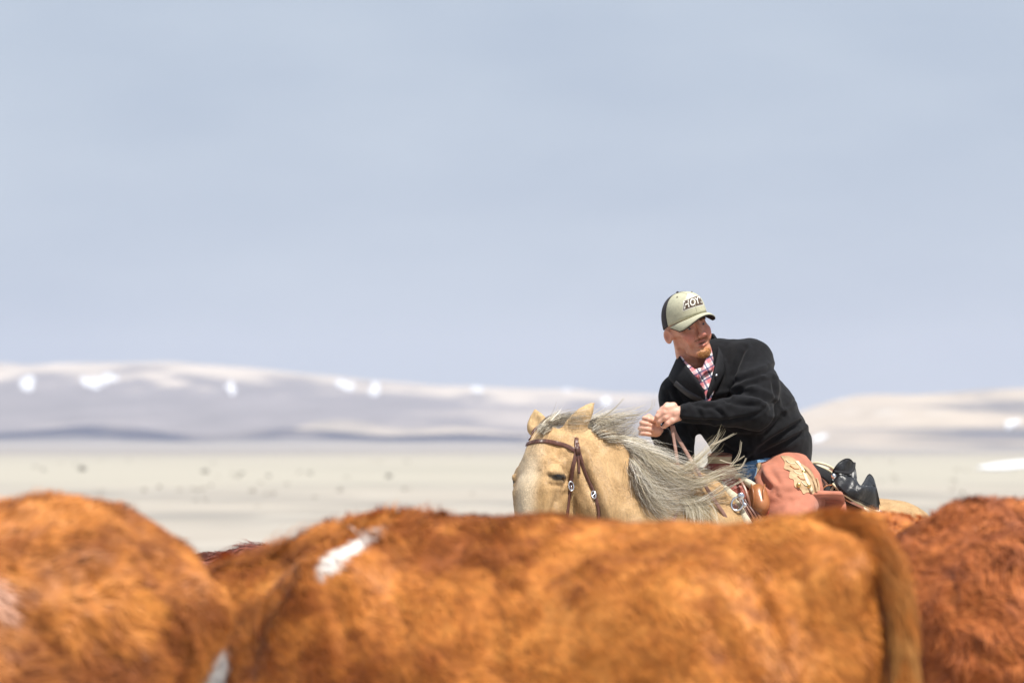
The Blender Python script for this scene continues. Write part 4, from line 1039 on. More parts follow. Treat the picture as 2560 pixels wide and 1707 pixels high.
# saddlebag: black leather, two pointed flaps
bag = thing('saddlebag', 'black leather saddlebag with two pointed flaps and a silver concho behind the rider', 'saddlebag', tuple(P(2140, 1280, .05)))
def slab(outline, yf, thick, mat_, name, parent, bev=.006, m=None):
    o = resample(catmull(outline + [outline[0]], 8), 56)[:-1]; c = o.mean(0); rings = 7; V = []; N = len(o)
    for side in (0, 1):
        for k in range(rings + 1):
            s = k / rings
            for p in o:
                q = c + (p - c) * s
                edge = max(0, (s - .8) / .2); t = thick * (.5 - .38 * edge ** 2)
                V.append(P(q[0], q[1], yf(q[0], q[1]) + (t if side else -t)))
    F = []; O = (rings + 1) * N
    for k in range(rings):
        for j in range(N):
            q = (j + 1) % N; a, b, c_, d = k * N + j, k * N + q, (k + 1) * N + q, (k + 1) * N + j
            F.append((a, b, c_, d)); F.append((O + d, O + c_, O + b, O + a))
    for j in range(N):
        q = (j + 1) % N; F.append((rings * N + q, rings * N + j, O + rings * N + j, O + rings * N + q))
    return obj(name, V, F, mat_, parent)
yb = lambda u, v: -.02 - .09 * math.exp(-((u - 2140) / 46) ** 2 - ((v - 1228) / 34) ** 2) + (u - 2140) / 592 * .45 + .012 * math.sin(u / 9) * math.sin(v / 11 + u / 17)
pouch = slab([(2080, 1200), (2086, 1184), (2108, 1184), (2128, 1190), (2142, 1200), (2150, 1212), (2168, 1214), (2186, 1212), (2195, 1235), (2198, 1270), (2190, 1279), (2166, 1268), (2136, 1254), (2106, 1236), (2088, 1218)], yb, .07, M_bag, 'pouch', bag)
slab([(2077, 1196), (2082, 1176), (2094, 1158), (2110, 1147), (2124, 1146), (2134, 1156), (2140, 1176), (2142, 1202), (2128, 1196), (2104, 1188)], lambda u, v: yb(u, v) + .05 - .0009 * (1196 - v), .022, M_bag, 'flap', bag)
slab([(2152, 1214), (2160, 1202), (2168, 1188), (2175, 1184), (2184, 1194), (2191, 1216), (2198, 1246), (2201, 1266), (2190, 1232), (2176, 1216)], lambda u, v: yb(u, v) + .035, .022, M_bag, 'flap', bag)
free_strap('flap_band', [(2086, 1178, -.115), (2104, 1180, -.10), (2124, 1182, -.09), (2134, 1170, -.07), (2136, 1156, -.05)], .012, .006, M_blk, bag)
q = [(2082, 1206), (2100, 1224), (2128, 1244), (2160, 1260), (2190, 1274), (2198, 1278)]
pt = np.array([P(u, v + 3, yb(u, v) - .02) for u, v in resample(catmull(q, 6), 30)]); v, f = tube(pt, .0055, 6); obj('welt', v, f, M_cream, bag)
st = []
for u, v in resample(catmull([(2096, 1214), (2116, 1232), (2146, 1248), (2188, 1266)], 6), 22): st.append(sphere(P(u, v, yb(u, v) - .037), (.0045, .002, .002), 6, 4))
obj('stitching', *merge(st), M_jackin, pouch)
v, f = sphere(P(2084, 1190, -.135), (.011, .007, .012), 16, 8); obj('concho', v, f, M_silver, bag)
v, f = torus(P(2199, 1284, .02), .010, .014, .003, (.3, -1, 0)); obj('ring', v, f, M_silver, bag)
free_strap('lower_flap', [(2068, 1212, -.05), (2082, 1240, -.07), (2106, 1262, -.07), (2150, 1284, -.03)], .05, .02, M_blk, bag)
free_strap('lace', [(2080, 1212, -.1), (2066, 1214, -.115), (2054, 1224, -.115)], .006, .004, M_roll, bag)

# ------------------------------------------------------------------ the rider
man = thing('person', 'man in black jacket and olive cap leaning over the horse, both hands on the reins', 'person', tuple(T(0, 0, 0)))
SC = 1.07
ho = P(1716, 819, -.28)
qf = np.array([.48, -.87, .04]); qf /= np.linalg.norm(qf)
qu = np.array([-.34, 0, .94]); qu -= qu @ qf * qf; qu /= np.linalg.norm(qu)
ql = np.cross(qu, qf); QA = [ql, qf, qu]
def K(l, f, u): return ho + SC * (l * ql + f * qf + u * qu)
def rr(*r): return tuple(SC * x for x in r)
lS = P(1878, 906, -.26); lE = P(1886, 1028, -.46); lW = P(1712, 1033, -.50)
rS = P(1702, 988, -.12); rE = P(1694, 1146, -.24); rW = P(1654, 1086, -.42)
F = Field(axis((.48, .56, .011), (.56, .905, .0027), (.905, 1.55, .013)), axis((23.3, 23.40, .011), (23.40, 23.85, .0030), (23.85, 24.6, .013)), axis((ZG + .0, 1.50, .016), (1.50, 2.16, .0027), (2.16, 2.19, .01)))
e = lambda c, r, k=.02, sub=False: F.ell(K(*c), rr(*r), SC * k, QA, sub)
c_ = lambda a, b, ra, rb, k=.02, sub=False: F.cone(K(*a), K(*b), SC * ra, SC * rb, SC * k, sub)
# torso, arms and legs, under the clothes
F.chain([(T(-.02, 0, .03), .10), (P(1888, 1050, -.09), .120), (P(1812, 965, -.17), .13), (P(1756, 932, -.16), .075)], .06)
F.chain([(P(1756, 925, -.16), .07), (lS, .062), (lE, .045), (lW, .030)], .03); F.chain([(P(1756, 932, -.16), .07), (rS, .062), (rE, .045), (rW, .029)], .03)
for s in (-1, 1):
    F.chain([(T(-.01, .11 * s, .0), .085), (T(.27, .36 * s, -.27), .065), (T(.15, .40 * s, -.68), .042)], .04)
    F.cone(T(.15, .40 * s, -.68), T(.28, .42 * s, -.73), .042, .034, .03)
# neck and head
c_((0, -.030, -.05), (0, -.020, -.13), .050, .051, .03); F.cone(K(0, -.015, -.11), P(1750, 934, -.165), .058, .070, .04)
e((0, -.012, .035), (.074, .094, .085)); e((0, .022, -.018), (.064, .056, .070), .03); e((0, .034, -.060), (.046, .044, .052), .03)
for s in (-1, 1):
    c_((.052 * s, -.002, -.056), (.026 * s, .058, -.102), .0165, .016, .03)
    e((.045 * s, .056, -.026), (.022, .019, .015), .03); e((.036 * s, .066, -.048), (.018, .014, .016), .025)
    c_((.012 * s, .0795, .0205), (.046 * s, .068, .0215), .0085, .0078, .012)
    e((.0315 * s, .0885, .003), (.016, .012, .0095), .012, True)
    c_((.017 * s, .0770, .0076), (.046 * s, .0680, .0060), .0055, .0050, .005); c_((.018 * s, .0755, -.0056), (.044 * s, .0680, -.0048), .0050, .0048, .006)
    e((.0125 * s, .099, -.037), (.0075, .010, .007), .008)
    c_((.0195 * s, .090, -.036), (.036 * s, .069, -.066), .0042, .0042, .008, True); e((.043 * s, .060, -.046), (.016, .014, .020), .02); c_((.046 * s, .0, -.094), (.018 * s, .046, -.128), .016, .014, .03, True); e((.060 * s, .030, -.050), (.012, .03, .022), .03, True)
    en = .80 * s * ql + .60 * qf; ew = .80 * qf - .60 * s * ql; eu = qu - .12 * qf; ec = K(.0845 * s, -.012, -.010)
    c_((.070 * s, -.006, -.012), (.078 * s, -.012, -.010), .016, .012, .006); F.ell(ec, rr(.0085, .0170, .0300), SC * .005, [en, ew, eu])
    F.ell(ec + SC * (en * .0085 + ew * .003), rr(.0080, .0098, .0190), SC * .003, [en, ew, eu], True)
c_((0, .0865, .014), (0, .1065, -.030), .0080, .0100, .008); e((0, .106, -.034), (.0105, .0105, .0085), .008)
e((0, .072, -.106), (.025, .020, .019), .02)
for s in (-1, 1):
    c_((.027 * s, .0735, -.0575), (0, .0865, -.0605), .0042, .0056, .007); c_((.024 * s, .0735, -.0735), (0, .0845, -.0785), .0048, .0066, .007)
    c_((.0245 * s, .0825, -.0625), (0, .0945, -.0685), .0038, .0062, .004, True)
c_((-.018, .088, -.088), (.018, .088, -.088), .003, .003, .012, True)
# left hand, back of the hand to the camera, holding the reins
def px(u, v, y): return P(u, v, y)
F.cone(lW, px(1684, 1032, -.505), .027, .028, .015)
for k, (pts) in enumerate([
    [((1682, 1018, -.51), .0165), ((1664, 1020, -.525), .0125), ((1648, 1031, -.522), .0098), ((1641, 1042, -.503), .0088)],
    [((1680, 1028, -.51), .017), ((1661, 1031, -.528), .0125), ((1644, 1041, -.526), .0100), ((1640, 1052, -.505), .0088)],
    [((1680, 1037, -.51), .017), ((1662, 1043, -.526), .0125), ((1648, 1053, -.522), .0100), ((1645, 1062, -.503), .0088)],
    [((1684, 1014, -.505), .015), ((1668, 1013, -.515), .0115), ((1655, 1022, -.508), .009), ((1648, 1032, -.492), .008)],
    [((1692, 1044, -.51), .0165), ((1680, 1051, -.52), .0125), ((1669, 1058, -.522), .0112), ((1661, 1066, -.513), .0095)]]):
    F.chain([(px(*a), r_) for a, r_ in pts], .007)
# right fist, fingers to the camera
F.cone(rW, px(1640, 1076, -.455), .026, .027, .015); F.ell(px(1626, 1068, -.465), (.030, .022, .036), .012)
for k, (a, b, m) in enumerate([((1607, 1044), (1637, 1051), (1611, 1036)), ((1602, 1056), (1632, 1063), (1603, 1052)), ((1600, 1069), (1634, 1074), (1599, 1066)), ((1601, 1082), (1630, 1085), (1600, 1081))]):
    r_ = (.0098, .0102, .0100, .0090)[k]
    F.chain([(px(1628, a[1] + 2, -.455), .012), (px(m[0] + 2, a[1] + 1, -.475), r_ * 1.08), (px(a[0] + 4, a[1] + 1, -.498), r_), (px((a[0] + b[0]) / 2, (a[1] + b[1]) / 2, -.507), r_), (px(b[0] - 4, b[1], -.500), r_ * .86)], .005)
F.chain([(px(1642, 1066, -.46), .013), (px(1634, 1050, -.48), .0115), (px(1622, 1039, -.49), .0095)], .008)
BV, BQ = F.mesh(); BV = relax(BV, BQ, 1, .3)
rel = (BV - ho) / SC; hl = rel @ ql; hf_ = rel @ qf; hu = rel @ qu
head = (np.linalg.norm(rel - np.array([0, 0, 0]), axis=1) < .24)
sk = np.array([.66, .355, .25]); c = np.tile(sk, (len(BV), 1)); nz = fbm(BV * 38, 3) - .5
c += nz[:, None] * np.array([.14, .10, .08])
fm = head[:, None] * np.clip(sstep(-.08, .05, hf_), 0, 1)[:, None]
c = c * (1 - fm) + (np.array([.55, .235, .145]) + nz[:, None] * .1) * fm
nk = head[:, None] * (1 - sstep(-.13, -.07, hu))[:, None]; c = c * (1 - nk * .8) + np.array([.47, .21, .125]) * nk * .8
def blob(cn, r, col, s=1.0):
    global c
    d = np.sqrt(sum(((x - q) / w) ** 2 for x, q, w in zip((hl, hf_, hu), cn, r))); m = ((1 - sstep(.6, 1.2, d)) * s)[:, None] * head[:, None]
    c = c * (1 - m) + np.array(col) * m
for s in (-1, 1): blob((.045 * s, .065, -.035), (.03, .03, .025), (.58, .17, .11), .6)
blob((0, .075, -.105), (.034, .04, .022), (.42, .175, .05), .75)
blob((0, .11, -.035), (.016, .02, .014), (.50, .16, .12), .6)
blob((0, .09, -.060), (.026, .02, .0065), (.40, .12, .10), .8); blob((0, .09, -.078), (.023, .02, .0075), (.42, .13, .11), .8)
blob((0, .09, -.0675), (.024, .02, .0040), (.05, .015, .012), .9)
for s in (-1, 1): blob((.092 * s, -.006, -.010), (.012, .016, .018), (.50, .19, .13), .7)  # ear hollow: redder skin, its weak shade also put into the colour
for s in (-1, 1): blob((.0315 * s, .075, .003), (.018, .02, .008), (.36, .14, .09), .7)  # eye sockets darkened: shade painted into the skin colour
st_ = fbm(BV * 260, 2)
bm = head * (sstep(-.03, .02, hf_)) * (1 - sstep(-.075, -.05, hu)) * (.20 + .4 * (st_ - .5)); bm = np.clip(bm, 0, 1)[:, None]; c = c * (1 - bm) + np.array([.25, .10, .035]) * bm
hair = head * (1 - sstep(-.035, -.015, hf_)) * sstep(-.075, -.04, hu); hair = hair * (np.abs(hl) < .077); c = c * (1 - .8 * hair[:, None]) + np.array([.13, .065, .028]) * .8 * hair[:, None]
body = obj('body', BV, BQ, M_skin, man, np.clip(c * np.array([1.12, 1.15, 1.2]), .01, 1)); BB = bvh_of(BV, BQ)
for s in (-1, 1):
    v, f = sphere(K(.0315 * s, .0665, .0015), SC * .0118, 14, 10, QA); rl = (v - K(.0315 * s, .0665, .0015)) / SC
    look = rl @ np.array(ql) * .25 + rl @ np.array(qf); d = np.linalg.norm(rl - (qf * .0108 + ql * .002), axis=1)
    cc = np.where((d < .0060)[:, None], np.array([.03, .03, .035]), np.array([.34, .29, .26])); obj('eye', v, f, M_eyew, body, cc)
tp = np.array([K(l, .0800 - 8 * l * l, -.0670 + 7 * l * l) for l in np.linspace(-.019, .019, 9)]); v, f = sweep(tp, np.tile(qf, (9, 1)), SC * .0095, SC * .004, 8); obj('teeth', v, f, mat('teeth', (.62, .58, .52), .3), body)
# goatee and brows, hair by hair
r = np.random.default_rng(21)
def hairs(n, mk, L_, dirf, rad, cols, name):
    Gs = []
    while len(Gs) < n:
        l, u = mk(r); o_ = K(l, .20, u); h_ = BB.ray_cast(Vector(o_), Vector(-qf))
        if h_[0] is None: continue
        p = np.array(h_[0]); nn = np.array(h_[1]); d = dirf(l, u); d = d + nn * .35 + r.normal(size=3) * .22; d /= np.linalg.norm(d)
        ln = L_ * r.uniform(.6, 1.2); Gs.append([p - nn * .001, p + d * ln * .5 + nn * .0008, p + d * ln + nn * .0004 + np.array([0, 0, -.15 * ln])])
    G = np.array(Gs); v, f = strands(G, np.tile(np.array([rad, rad * .85, rad * .3]), (n, 1)))
    cc = np.array(cols)[r.integers(0, len(cols), n)] * r.uniform(.75, 1.25, (n, 1)); obj(name, v, f, M_hair, body, np.repeat(cc, 9, 0), kind='stuff')
def mk_g(r_):
    while True:
        l, u = r_.uniform(-.036, .036), r_.uniform(-.124, -.085)
        if (l / .030) ** 2 + ((u + .106) / .019) ** 2 < 1 and not (abs(l) < .018 and u > -.089): return l, u
hairs(650, mk_g, .0055, lambda l, u: -qu + qf * .25 + ql * l * 6, .00055, [(.40, .17, .045), (.50, .24, .07), (.30, .115, .03), (.56, .30, .10)], 'goatee')
hairs(130, lambda r_: (lambda l: (l, -.049 - abs(l) * .10 + r_.normal() * .0022))(r_.uniform(-.028, .028)), .006, lambda l, u: -qu + ql * np.sign(l) * .8, .0004, [(.36, .16, .05), (.28, .11, .035)], 'moustache')
for s in (-1, 1):
    hairs(170, lambda r_: (s * r_.uniform(.012, .047), .0205 + r_.normal() * .0022), .007, lambda l, u: ql * s + qu * .25, .0004, [(.20, .09, .035), (.15, .065, .028)], 'eyebrow')

# shirt
F = Field(axis((.50, 1.1, .007)), axis((23.4, 24.1, .007)), axis((1.5, 1.96, .007)))
F.chain([(P(1850, 1010, -.12), .130), (P(1806, 972, -.155), .135), (P(1750, 926, -.175), .092)], .05); F.cone(P(1752, 922, -.175), P(1738, 900, -.20), .085, .078, .03)
F.cone(P(1736, 893, -.20), P(1746, 930, -.33), .07, .03, .02, True); F.cone(P(1730, 880, -.2), P(1736, 896, -.2), .10, .074, .01, True)
v, f = F.mesh(); shirt = obj('shirt', v, f, M_plaid, man)
def loft(base, top, thick, n=40, rows=6, bow=0.0):
    A = resample(catmull(PL(base), 8), n); B = resample(catmull(PL(top), 8), n); G = []
    for k in range(rows):
        t = k / (rows - 1); g_ = A * (1 - t) + B * t; g_[:, 1] -= bow * math.sin(t * math.pi); G.append(g_)
    return sheet(np.array(G), thick)
v, f = loft([(1726, 925, -.355), (1738, 960, -.372), (1762, 1006, -.385)], [(1798, 910, -.33), (1792, 955, -.362), (1774, 1006, -.385)], .004, bow=.012); obj('shirt_front', v, f, M_plaid, shirt)
v, f = loft([(1747, 948, -.385), (1722, 936, -.37), (1706, 918, -.33)], [(1742, 928, -.37), (1716, 905, -.33), (1698, 882, -.25)], .004, bow=.008); obj('shirt_collar', v, f, M_plaid, shirt)
v, f = loft([(1750, 946, -.39), (1764, 930, -.385), (1781, 925, -.36), (1783, 900, -.30)], [(1747, 938, -.375), (1758, 915, -.37), (1768, 890, -.33), (1777, 868, -.25)], .004, bow=.008); obj('shirt_collar', v, f, M_plaid, shirt)
for (u, v_) in ((1756, 952), (1762, 972)):
    vv, ff = sphere(P(u, v_, -.392), (.004, .003, .004), 10, 6); obj('button', vv, ff, M_white, shirt)

# jacket
F = Field(axis((.50, 1.36, .0065)), axis((23.30, 24.32, .0075)), axis((1.34, 2.02, .0065)))
F.chain([(P(1938, 1122, -.02), .142), (P(1890, 1040, -.09), .162), (P(1822, 965, -.17), .160), (P(1768, 924, -.16), .105)], .07)
F.cone(P(1935, 1160, .0), P(1938, 1110, -.01), .150, .145, .05)
F.cone(P(1806, 1050, -.16), P(1852, 1136, -.13), .105, .095, .06); F.cone(P(1852, 1136, -.13), P(1862, 1172, -.12), .095, .07, .05)
F.cone(P(1876, 902, -.25), P(1800, 898, -.16), .086, .085, .05); F.cone(P(1748, 940, -.15), rS, .080, .083, .05)
F.cone(lS, P(1892, 970, -.37), .088, .086, .04); F.cone(P(1892, 970, -.37), lE, .086, .072, .04); F.cone(lE, P(1716, 1032, -.50), .069, .041, .03)
F.cone(rS, rE, .086, .064, .04); F.cone(rE, P(1650, 1086, -.425), .062, .042, .03)
F.cone(P(1726, 886, -.18), P(1740, 936, -.34), .068, .042, .015, True); F.cone(P(1738, 930, -.30), P(1760, 990, -.42), .036, .010, .012, True)
F.cone(P(1728, 905, -.33), P(1762, 985, -.46), .032, .006, .012, True)
ca = P(1697, 1032, -.5); cb = P(1638, 1078, -.45); da = (lW - lE) / np.linalg.norm(lW - lE); db = (rW - rE) / np.linalg.norm(rW - rE)
def cuts(X, Y, Z):
    d1 = (X - ca[0]) * da[0] + (Y - ca[1]) * da[1] + (Z - ca[2]) * da[2]; n1 = np.sqrt((X - ca[0]) ** 2 + (Y - ca[1]) ** 2 + (Z - ca[2]) ** 2) - .085
    d2 = (X - cb[0]) * db[0] + (Y - cb[1]) * db[1] + (Z - cb[2]) * db[2]; n2 = np.sqrt((X - cb[0]) ** 2 + (Y - cb[1]) ** 2 + (Z - cb[2]) ** 2) - .06
    hx = np.interp(X, [P(1780, 0)[0], P(1826, 0)[0], P(1850, 0)[0], P(1890, 0)[0], P(1930, 0)[0], P(1985, 0)[0], P(2025, 0)[0], P(2060, 0)[0]],
                   [P(0, 1186)[2], P(0, 1192)[2], P(0, 1176)[2], P(0, 1152)[2], P(0, 1141)[2], P(0, 1149)[2], P(0, 1166)[2], P(0, 1172)[2]])
    hem = np.minimum(hx - Z, X - P(1772, 0)[0])
    return np.maximum(np.maximum(np.minimum(d1, -n1), np.minimum(d2, -n2)), hem)
F.cut(cuts)
JV, JQ = F.mesh(); JV = relax(JV, JQ, 2, .45); JN = vnormals(JV, JQ)
dis = creases(JV, JN, [([(1862, 872), (1844, 910), (1832, 950), (1820, 1000)], .010, 6), ([(1838, 960), (1862, 948), (1896, 938), (1930, 920)], .009, 6), ([(1852, 982), (1880, 984), (1912, 996), (1932, 1010)], .013, 7),
          ([(1806, 992), (1840, 986), (1870, 962), (1900, 952)], .010, 6), ([(1770, 1004), (1800, 1000), (1846, 1010), (1896, 1014)], .008, 6), ([(1704, 1048), (1760, 1051), (1830, 1048), (1888, 1036), (1926, 1010)], .006, 4),
          ([(1780, 1018), (1800, 1030), (1812, 1044)], .007, 5), ([(1735, 1014), (1748, 1030), (1752, 1044)], .005, 5), ([(1838, 1190), (1880, 1140), (1930, 1100), (2000, 1060)], .014, 8), ([(1880, 1150), (1930, 1122), (1975, 1100), (2012, 1080)], .012, 7),
          ([(1900, 1092), (1930, 1070), (1956, 1040)], .010, 7), ([(1932, 950), (1936, 990), (1926, 1030)], .008, 5), ([(1720, 1076), (1744, 1100), (1752, 1116)], .009, 6), ([(1990, 1000), (1976, 1012), (1960, 1018)], .005, 4),
          ([(1690, 960), (1694, 985), (1712, 1010)], .008, 6), ([(1668, 985), (1680, 1005), (1700, 1018)], .008, 6), ([(1655, 1010), (1664, 1040), (1660, 1075)], .006, 5), ([(1800, 905), (1808, 935), (1800, 970)], .006, 5), ([(1730, 1006), (1764, 1018), (1800, 1010)], .007, 5),
          ([(1800, 1070), (1840, 1090), (1890, 1090)], .010, 8), ([(1790, 1100), (1830, 1130), (1870, 1140)], .010, 8), ([(1665, 1120), (1690, 1130), (1715, 1118)], .008, 6)])
dis += (fbm(JV * np.array([17, 17, 17]), 3) - .5) * .010
JV = JV + JN * dis[:, None]
jacket = obj('jacket', JV, JQ, M_jacket, man); JB = bvh_of(JV, JQ)
v, f = loft([(1764, 1004, -.372), (1724, 990, -.36), (1684, 958, -.31), (1674, 940, -.20), (1700, 912, -.09), (1752, 880, -.05), (1798, 866, -.08), (1816, 886, -.22), (1806, 940, -.335), (1768, 1004, -.374)],
            [(1760, 976, -.405), (1744, 950, -.41), (1722, 922, -.375), (1699, 886, -.25), (1716, 868, -.11), (1750, 848, -.08), (1780, 834, -.10), (1794, 868, -.25), (1788, 912, -.36), (1771, 978, -.41)], .010, 64, 7, .012)
collar = obj('collar', v, f, M_jackin, jacket)
def jstrap(name, path, w, h, m, lift=.001, n=30):
    q = resample(catmull(path, 8), n); a = [hit(JB, u, v) for u, v in q]; a = [x for x in a if x[0] is not None]
    if len(a) < 5: print('no hits', name); return
    p = np.array([x[0] + x[1] * (lift + h / 2) for x in a]); N = np.array([x[1] for x in a])
    for _ in range(3): p[1:-1] = (p[:-2] + p[1:-1] * 2 + p[2:]) / 4
    v, f = sweep(p, N, w, h); return obj(name, v, f, m, jacket)
v, f = loft([(1766, 1008, -.384), (1724, 994, -.372), (1684, 962, -.325)], [(1764, 996, -.392), (1728, 980, -.388), (1690, 952, -.34)], .004, 30, 3); obj('zip_tape', v, f, M_zip, jacket)
jstrap('cuff_seam', [(1702, 1012), (1704, 1030), (1702, 1052)], .004, .002, M_jackin)
v, f = sphere(P(1791, 938, -.395), (.006, .004, .006), 10, 6); obj('zip_pull', v, f, M_silver, jacket)

# cap
cap = bpy.data.objects.new('cap', None); COL.objects.link(cap); cap.parent = man
def cp(a, t, out=0.0):
    ub = .026 + .020 * np.cos(a); ut = .138
    rr_ = np.maximum(1 - np.maximum(t, 0) ** 2.5, 0) ** (1 / 2.2)
    l = (.0825 + out) * rr_ * np.sin(a); f = .010 * t + (.103 + .006 * np.cos(a) + out) * rr_ * np.cos(a); u = ub + (ut + out - ub) * t + .010 * np.maximum(np.cos(a), 0) * np.sin(np.pi * np.clip(t, 0, 1))
    return K(0, 0, 0) + SC * (np.multiply.outer(l, ql) + np.multiply.outer(f, qf) + np.multiply.outer(u, qu))
def panel(a0, a1, na, nt, out, name, m, t1=1.0, thick=.003, sep=0):
    A = np.linspace(a0, a1, na); Tt = np.sin(np.linspace(0, math.pi / 2, nt)) * t1
    G = np.array([[cp(a, t, out) for a in A] for t in Tt]); v, f = sheet(G, thick); return obj(name, v, f, m, cap)
ed = R_(84)
front = panel(-ed, ed, 40, 16, .002, 'crown_front', M_capf); back = panel(ed, 2 * math.pi - ed, 40, 16, .001, 'mesh_back', M_capb)
for a in (-ed, ed, 0):
    pt = np.array([cp(a, t, .0035) for t in np.sin(np.linspace(0.0, 1.5, 20))]); v, f = tube(pt, .0014, 5); obj('seam', v, f, M_capb if a else M_capf, front)
v, f = sphere(K(0, .010, .1415), SC * .006, 10, 6); obj('button', v, f, M_capb, cap)
for a, t in ((-.75, .86), (.75, .86)):
    p = cp(a, t, .0035); v, f = sphere(p, .0035, 8, 6); obj('eyelet', v, f, M_brown, front)
def brim(s0, s1, na, ns, drop):
    G = []
    for s in np.linspace(s0, s1, ns):
        row = []
        for a in np.linspace(-R_(82), R_(82), na):
            b = cp(a, 0.0, .001) - qu * SC * (.004 + drop); ca_ = math.cos(a); sa_ = math.sin(a)
            e = K(.079 * sa_, .052 + .108 * ca_ ** .75, .047 - .034 * (abs(sa_) / .9) ** 2 - .006 * ca_ - drop)
            row.append(b + (e - b) * s + qu * SC * .006 * math.sin(math.pi * s) * ca_)
        G.append(row)
    return np.array(G)
v, f = sheet(brim(0, 1, 41, 8, 0), .0035); br = obj('brim', v, f, M_capf, cap)
v, f = sheet(brim(0, .985, 41, 8, .0042), .003); obj('brim_underside', v, f, M_blk, br)
# lettering on the front of the cap
def on_cap(x, y, out):   # x, y in metres along the front panel; reading direction from his right to his left
    return cp((x * 1.22 / .098), np.clip(.46 + (y * 1.22) / .105, 0, .98), out)
def cap_patch(outline, out, m, name):
    o = resample(np.array(outline + [outline[0]]), 48)[:-1]; c0 = o.mean(0); V = []; N = len(o); R3 = 4
    for k in range(R3 + 1):
        for p in o: q = c0 + (p - c0) * k / R3; V.append(on_cap(q[0], q[1], out))
    F = [(k * N + j, k * N + (j + 1) % N, (k + 1) * N + (j + 1) % N, (k + 1) * N + j) for k in range(R3) for j in range(N)]
    o0 = len(V)
    for p in o: V.append(on_cap(p[0], p[1], 0))
    F += [(R3 * N + (j + 1) % N, R3 * N + j, o0 + j, o0 + (j + 1) % N) for j in range(N)]
    return obj(name, V, F, m, front, smooth=False)
cap_patch([(-.050, -.016), (.046, -.020), (.052, .014), (.036, .017), (-.038, .014)], .0038, M_white, 'badge')
cap_patch([(-.0475, -.014), (.044, -.0178), (.0495, .012), (.034, .015), (-.036, .012)], .0044, M_brown, 'badge_field')
cap_patch([(-.026, .017), (-.012, .026), (.002, .034), (.012, .030), (.024, .026), (.014, .021), (.030, .018)], .0042, M_white, 'badge_emblem')
fc = bpy.data.curves.new('letters', 'FONT'); fc.body = 'HOYT'; fc.size = .032; fc.shear = .3; fc.offset = .0006; fc.align_x = 'CENTER'; fc.resolution_u = 3
fo = bpy.data.objects.new('letters', fc); COL.objects.link(fo); dg = bpy.context.evaluated_depsgraph_get(); me = bpy.data.meshes.new_from_object(fo.evaluated_get(dg))
co = np.array([v.co[:] for v in me.vertices]); fs = [tuple(p.vertices) for p in me.polygons]; bpy.data.objects.remove(fo)
v = np.array([on_cap(x * 1.02, (y - .0115) * .95, .0050) for x, y, _ in co]); obj('lettering', v, fs, M_white, front, smooth=False)

# jeans, chaps, boots
F = Field(axis((.60, 1.35, .009)), axis((23.3, 24.6, .010)), axis((1.05, 1.62, .009)))
F.cone(T(-.06, 0, -.01), T(.08, 0, .0), .115, .10, .05)
for s in (-1, 1): F.cone(T(.02, .11 * s, .01), T(.27, .36 * s, -.27), .095, .07, .05)
F.cone(P(1868, 1186, -.24), P(1900, 1180, -.15), .045, .08, .04)
v, f = F.mesh(); obj('jeans', v, f, M_denim, man)
F = Field(axis((.72, 1.40, .0075)), axis((23.2, 23.95, .0085)), axis((ZG + .75, 1.52, .0085)))
F.chain([(P(1964, 1196, -.15), .112), (P(1966, 1250, -.30), .112), (T(.28, .37, -.27), .100), (T(.16, .41, -.62), .085)], .05)
F.cone(P(1905, 1180, -.22), P(1930, 1215, -.28), .040, .06, .04); F.cone(P(2000, 1200, -.14), P(2038, 1222, -.16), .07, .03, .04)
F.cone(P(1985, 1168, -.08), P(2018, 1200, -.13), .070, .055, .04); F.cone(P(1990, 1250, -.30), P(2040, 1255, -.20), .07, .04, .05)
CV, CQ = F.mesh(); CV = relax(CV, CQ, 2); CN = vnormals(CV, CQ); CV = CV + CN * creases(CV, CN, [([(1896, 1176), (1910, 1206), (1934, 1228)], .012, 8), ([(1950, 1236), (2000, 1226), (2044, 1234)], .006, 8), ([(1930, 1262), (1966, 1250), (1990, 1256)], .003, 7), ([(1925, 1180), (1940, 1196), (1948, 1220)], .006, 7), ([(1980, 1240), (1976, 1270), (1962, 1300)], .003, 8)])[:, None] + CN * ((fbm(CV * np.array([9, 9, 16]), 3) - .5) * .013)[:, None]
chaps = obj('chaps', CV, CQ, M_chaps, man); CB = bvh_of(CV, CQ)
A = [[(1950, 1218, -.36), (2000, 1226, -.345), (2050, 1227, -.28), (2102, 1229, -.21)], [(1950, 1234, -.40), (2004, 1238, -.385), (2056, 1235, -.33), (2108, 1236, -.26)], [(1950, 1262, -.42), (2012, 1258, -.32), (2058, 1252, -.17), (2113, 1254, -.13)],
     [(1950, 1290, -.42), (2006, 1290, -.36), (2058, 1286, -.265), (2117, 1284, -.20)], [(1950, 1330, -.40), (2006, 1330, -.34), (2058, 1330, -.26), (2116, 1326, -.21)]]
G = np.array([resample(catmull(PL(row), 8), 20) for row in A]); G = np.stack([resample(catmull(G[:, j], 6), 24) for j in range(20)], 1); v, f = sheet(G, .006); obj('chap_wing', v, f, M_chaps, chaps)
F = Field(axis((.50, 1.0, .010)), axis((23.85, 24.75, .012)), axis((ZG + .75, 1.50, .012)))
F.chain([(T(.05, -.18, -.02), .10), (T(.28, -.37, -.27), .095), (T(.16, -.41, -.62), .085)], .05); v, f = F.mesh(); obj('chap_leg', v, f, M_chaps, chaps)
def cdrape(name, ol, off, th, m, par, bv=CB):
    d = drape(bv, ol, off, th)
    if d: return obj(name, d[0], d[1], m, par)
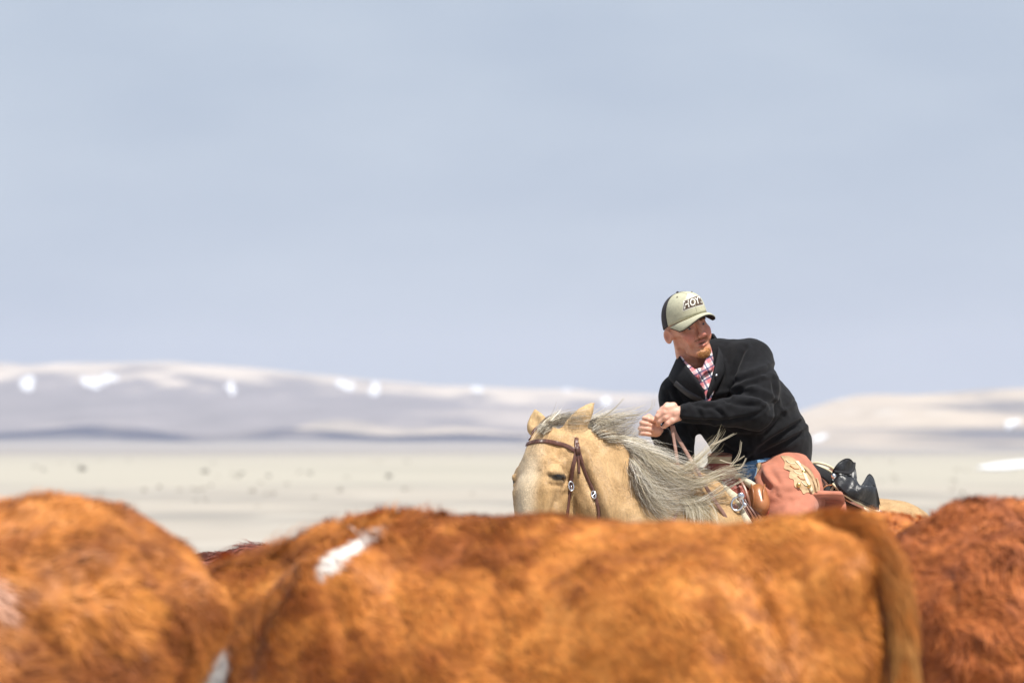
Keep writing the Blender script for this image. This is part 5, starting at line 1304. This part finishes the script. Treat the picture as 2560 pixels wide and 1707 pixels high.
yk = cdrape('yoke_patch', [(1952, 1140), (1976, 1142), (2000, 1158), (2022, 1172), (2034, 1190), (2042, 1216), (2040, 1238), (2020, 1230), (2008, 1236), (2000, 1222), (1986, 1216), (1984, 1200), (1972, 1194), (1974, 1178), (1960, 1172), (1962, 1156)], .0015, .004, M_yoke, chaps)
cdrape('belt_end', [(1886, 1164), (1900, 1156), (1904, 1166), (1892, 1186), (1887, 1200), (1884, 1180)], .0015, .004, M_yoke, chaps)
def cstrap(name, path, w, h, m, par, lift=.004, n=24):
    q = resample(catmull(path, 8), n); a = [hit(CB, u, v) for u, v in q]; a = [x for x in a if x[0] is not None]
    if len(a) < 4: return
    p = np.array([x[0] + x[1] * (lift + h / 2) for x in a]); N = np.array([x[1] for x in a])
    for _ in range(2): p[1:-1] = (p[:-2] + p[1:-1] * 2 + p[2:]) / 4
    v, f = sweep(p, N, w, h); return obj(name, v, f, m, par)
cstrap('lace', [(1990, 1156), (2002, 1172), (2012, 1196), (2026, 1228)], .018, .007, M_cream, yk or chaps)
cstrap('lace', [(2000, 1166), (2018, 1186), (2030, 1206), (2036, 1232)], .010, .006, M_yoke, yk or chaps, .008)
for k in range(5): cstrap('lace', [(1966 + 9 * k, 1154 + 13 * k), (1972 + 9 * k, 1160 + 13 * k), (1980 + 9 * k, 1163 + 13 * k), (1986 + 9 * k, 1162 + 13 * k)], .005, .004, M_roll if k % 2 else M_cream, yk or chaps, .005, 8)
cstrap('piping', [(2038, 1196), (2044, 1216), (2042, 1236)], .009, .006, M_yoke, chaps, .004)
cstrap('pocket_slit', [(1904, 1158), (1916, 1154), (1926, 1148)], .006, .003, M_strap, chaps, .001)
for u, v_ in ((2006, 1184), (1994, 1214), (2018, 1216)):
    p, nn = hit(CB, u, v_)
    if p is not None: v, f = sphere(p + nn * .009, (.010, .005, .010), 12, 6); obj('concho', v, f, mat('brass', (.75, .52, .2), .28, 1), yk or chaps)
for s in (-1, 1):
    F = Field(axis(*[((T(.15, .40 * s, 0)[0] - .30), (T(.15, .40 * s, 0)[0] + .25), .012)]), axis(((T(.15, .40 * s, 0)[1] - .32), (T(.15, .40 * s, 0)[1] + .2), .012)), axis((S0[2] - .86, S0[2] - .38, .012)))
    F.cone(T(.17, .40 * s, -.48), T(.15, .40 * s, -.68), .075, .055, .03); F.cone(T(.13, .40 * s, -.71), T(.34, .43 * s, -.755), .05, .036, .03); F.cone(T(.10, .40 * s, -.72), T(.10, .40 * s, -.77), .035, .032, .02)
    v, f = F.mesh(); obj('boot', v, f, M_roll, man)
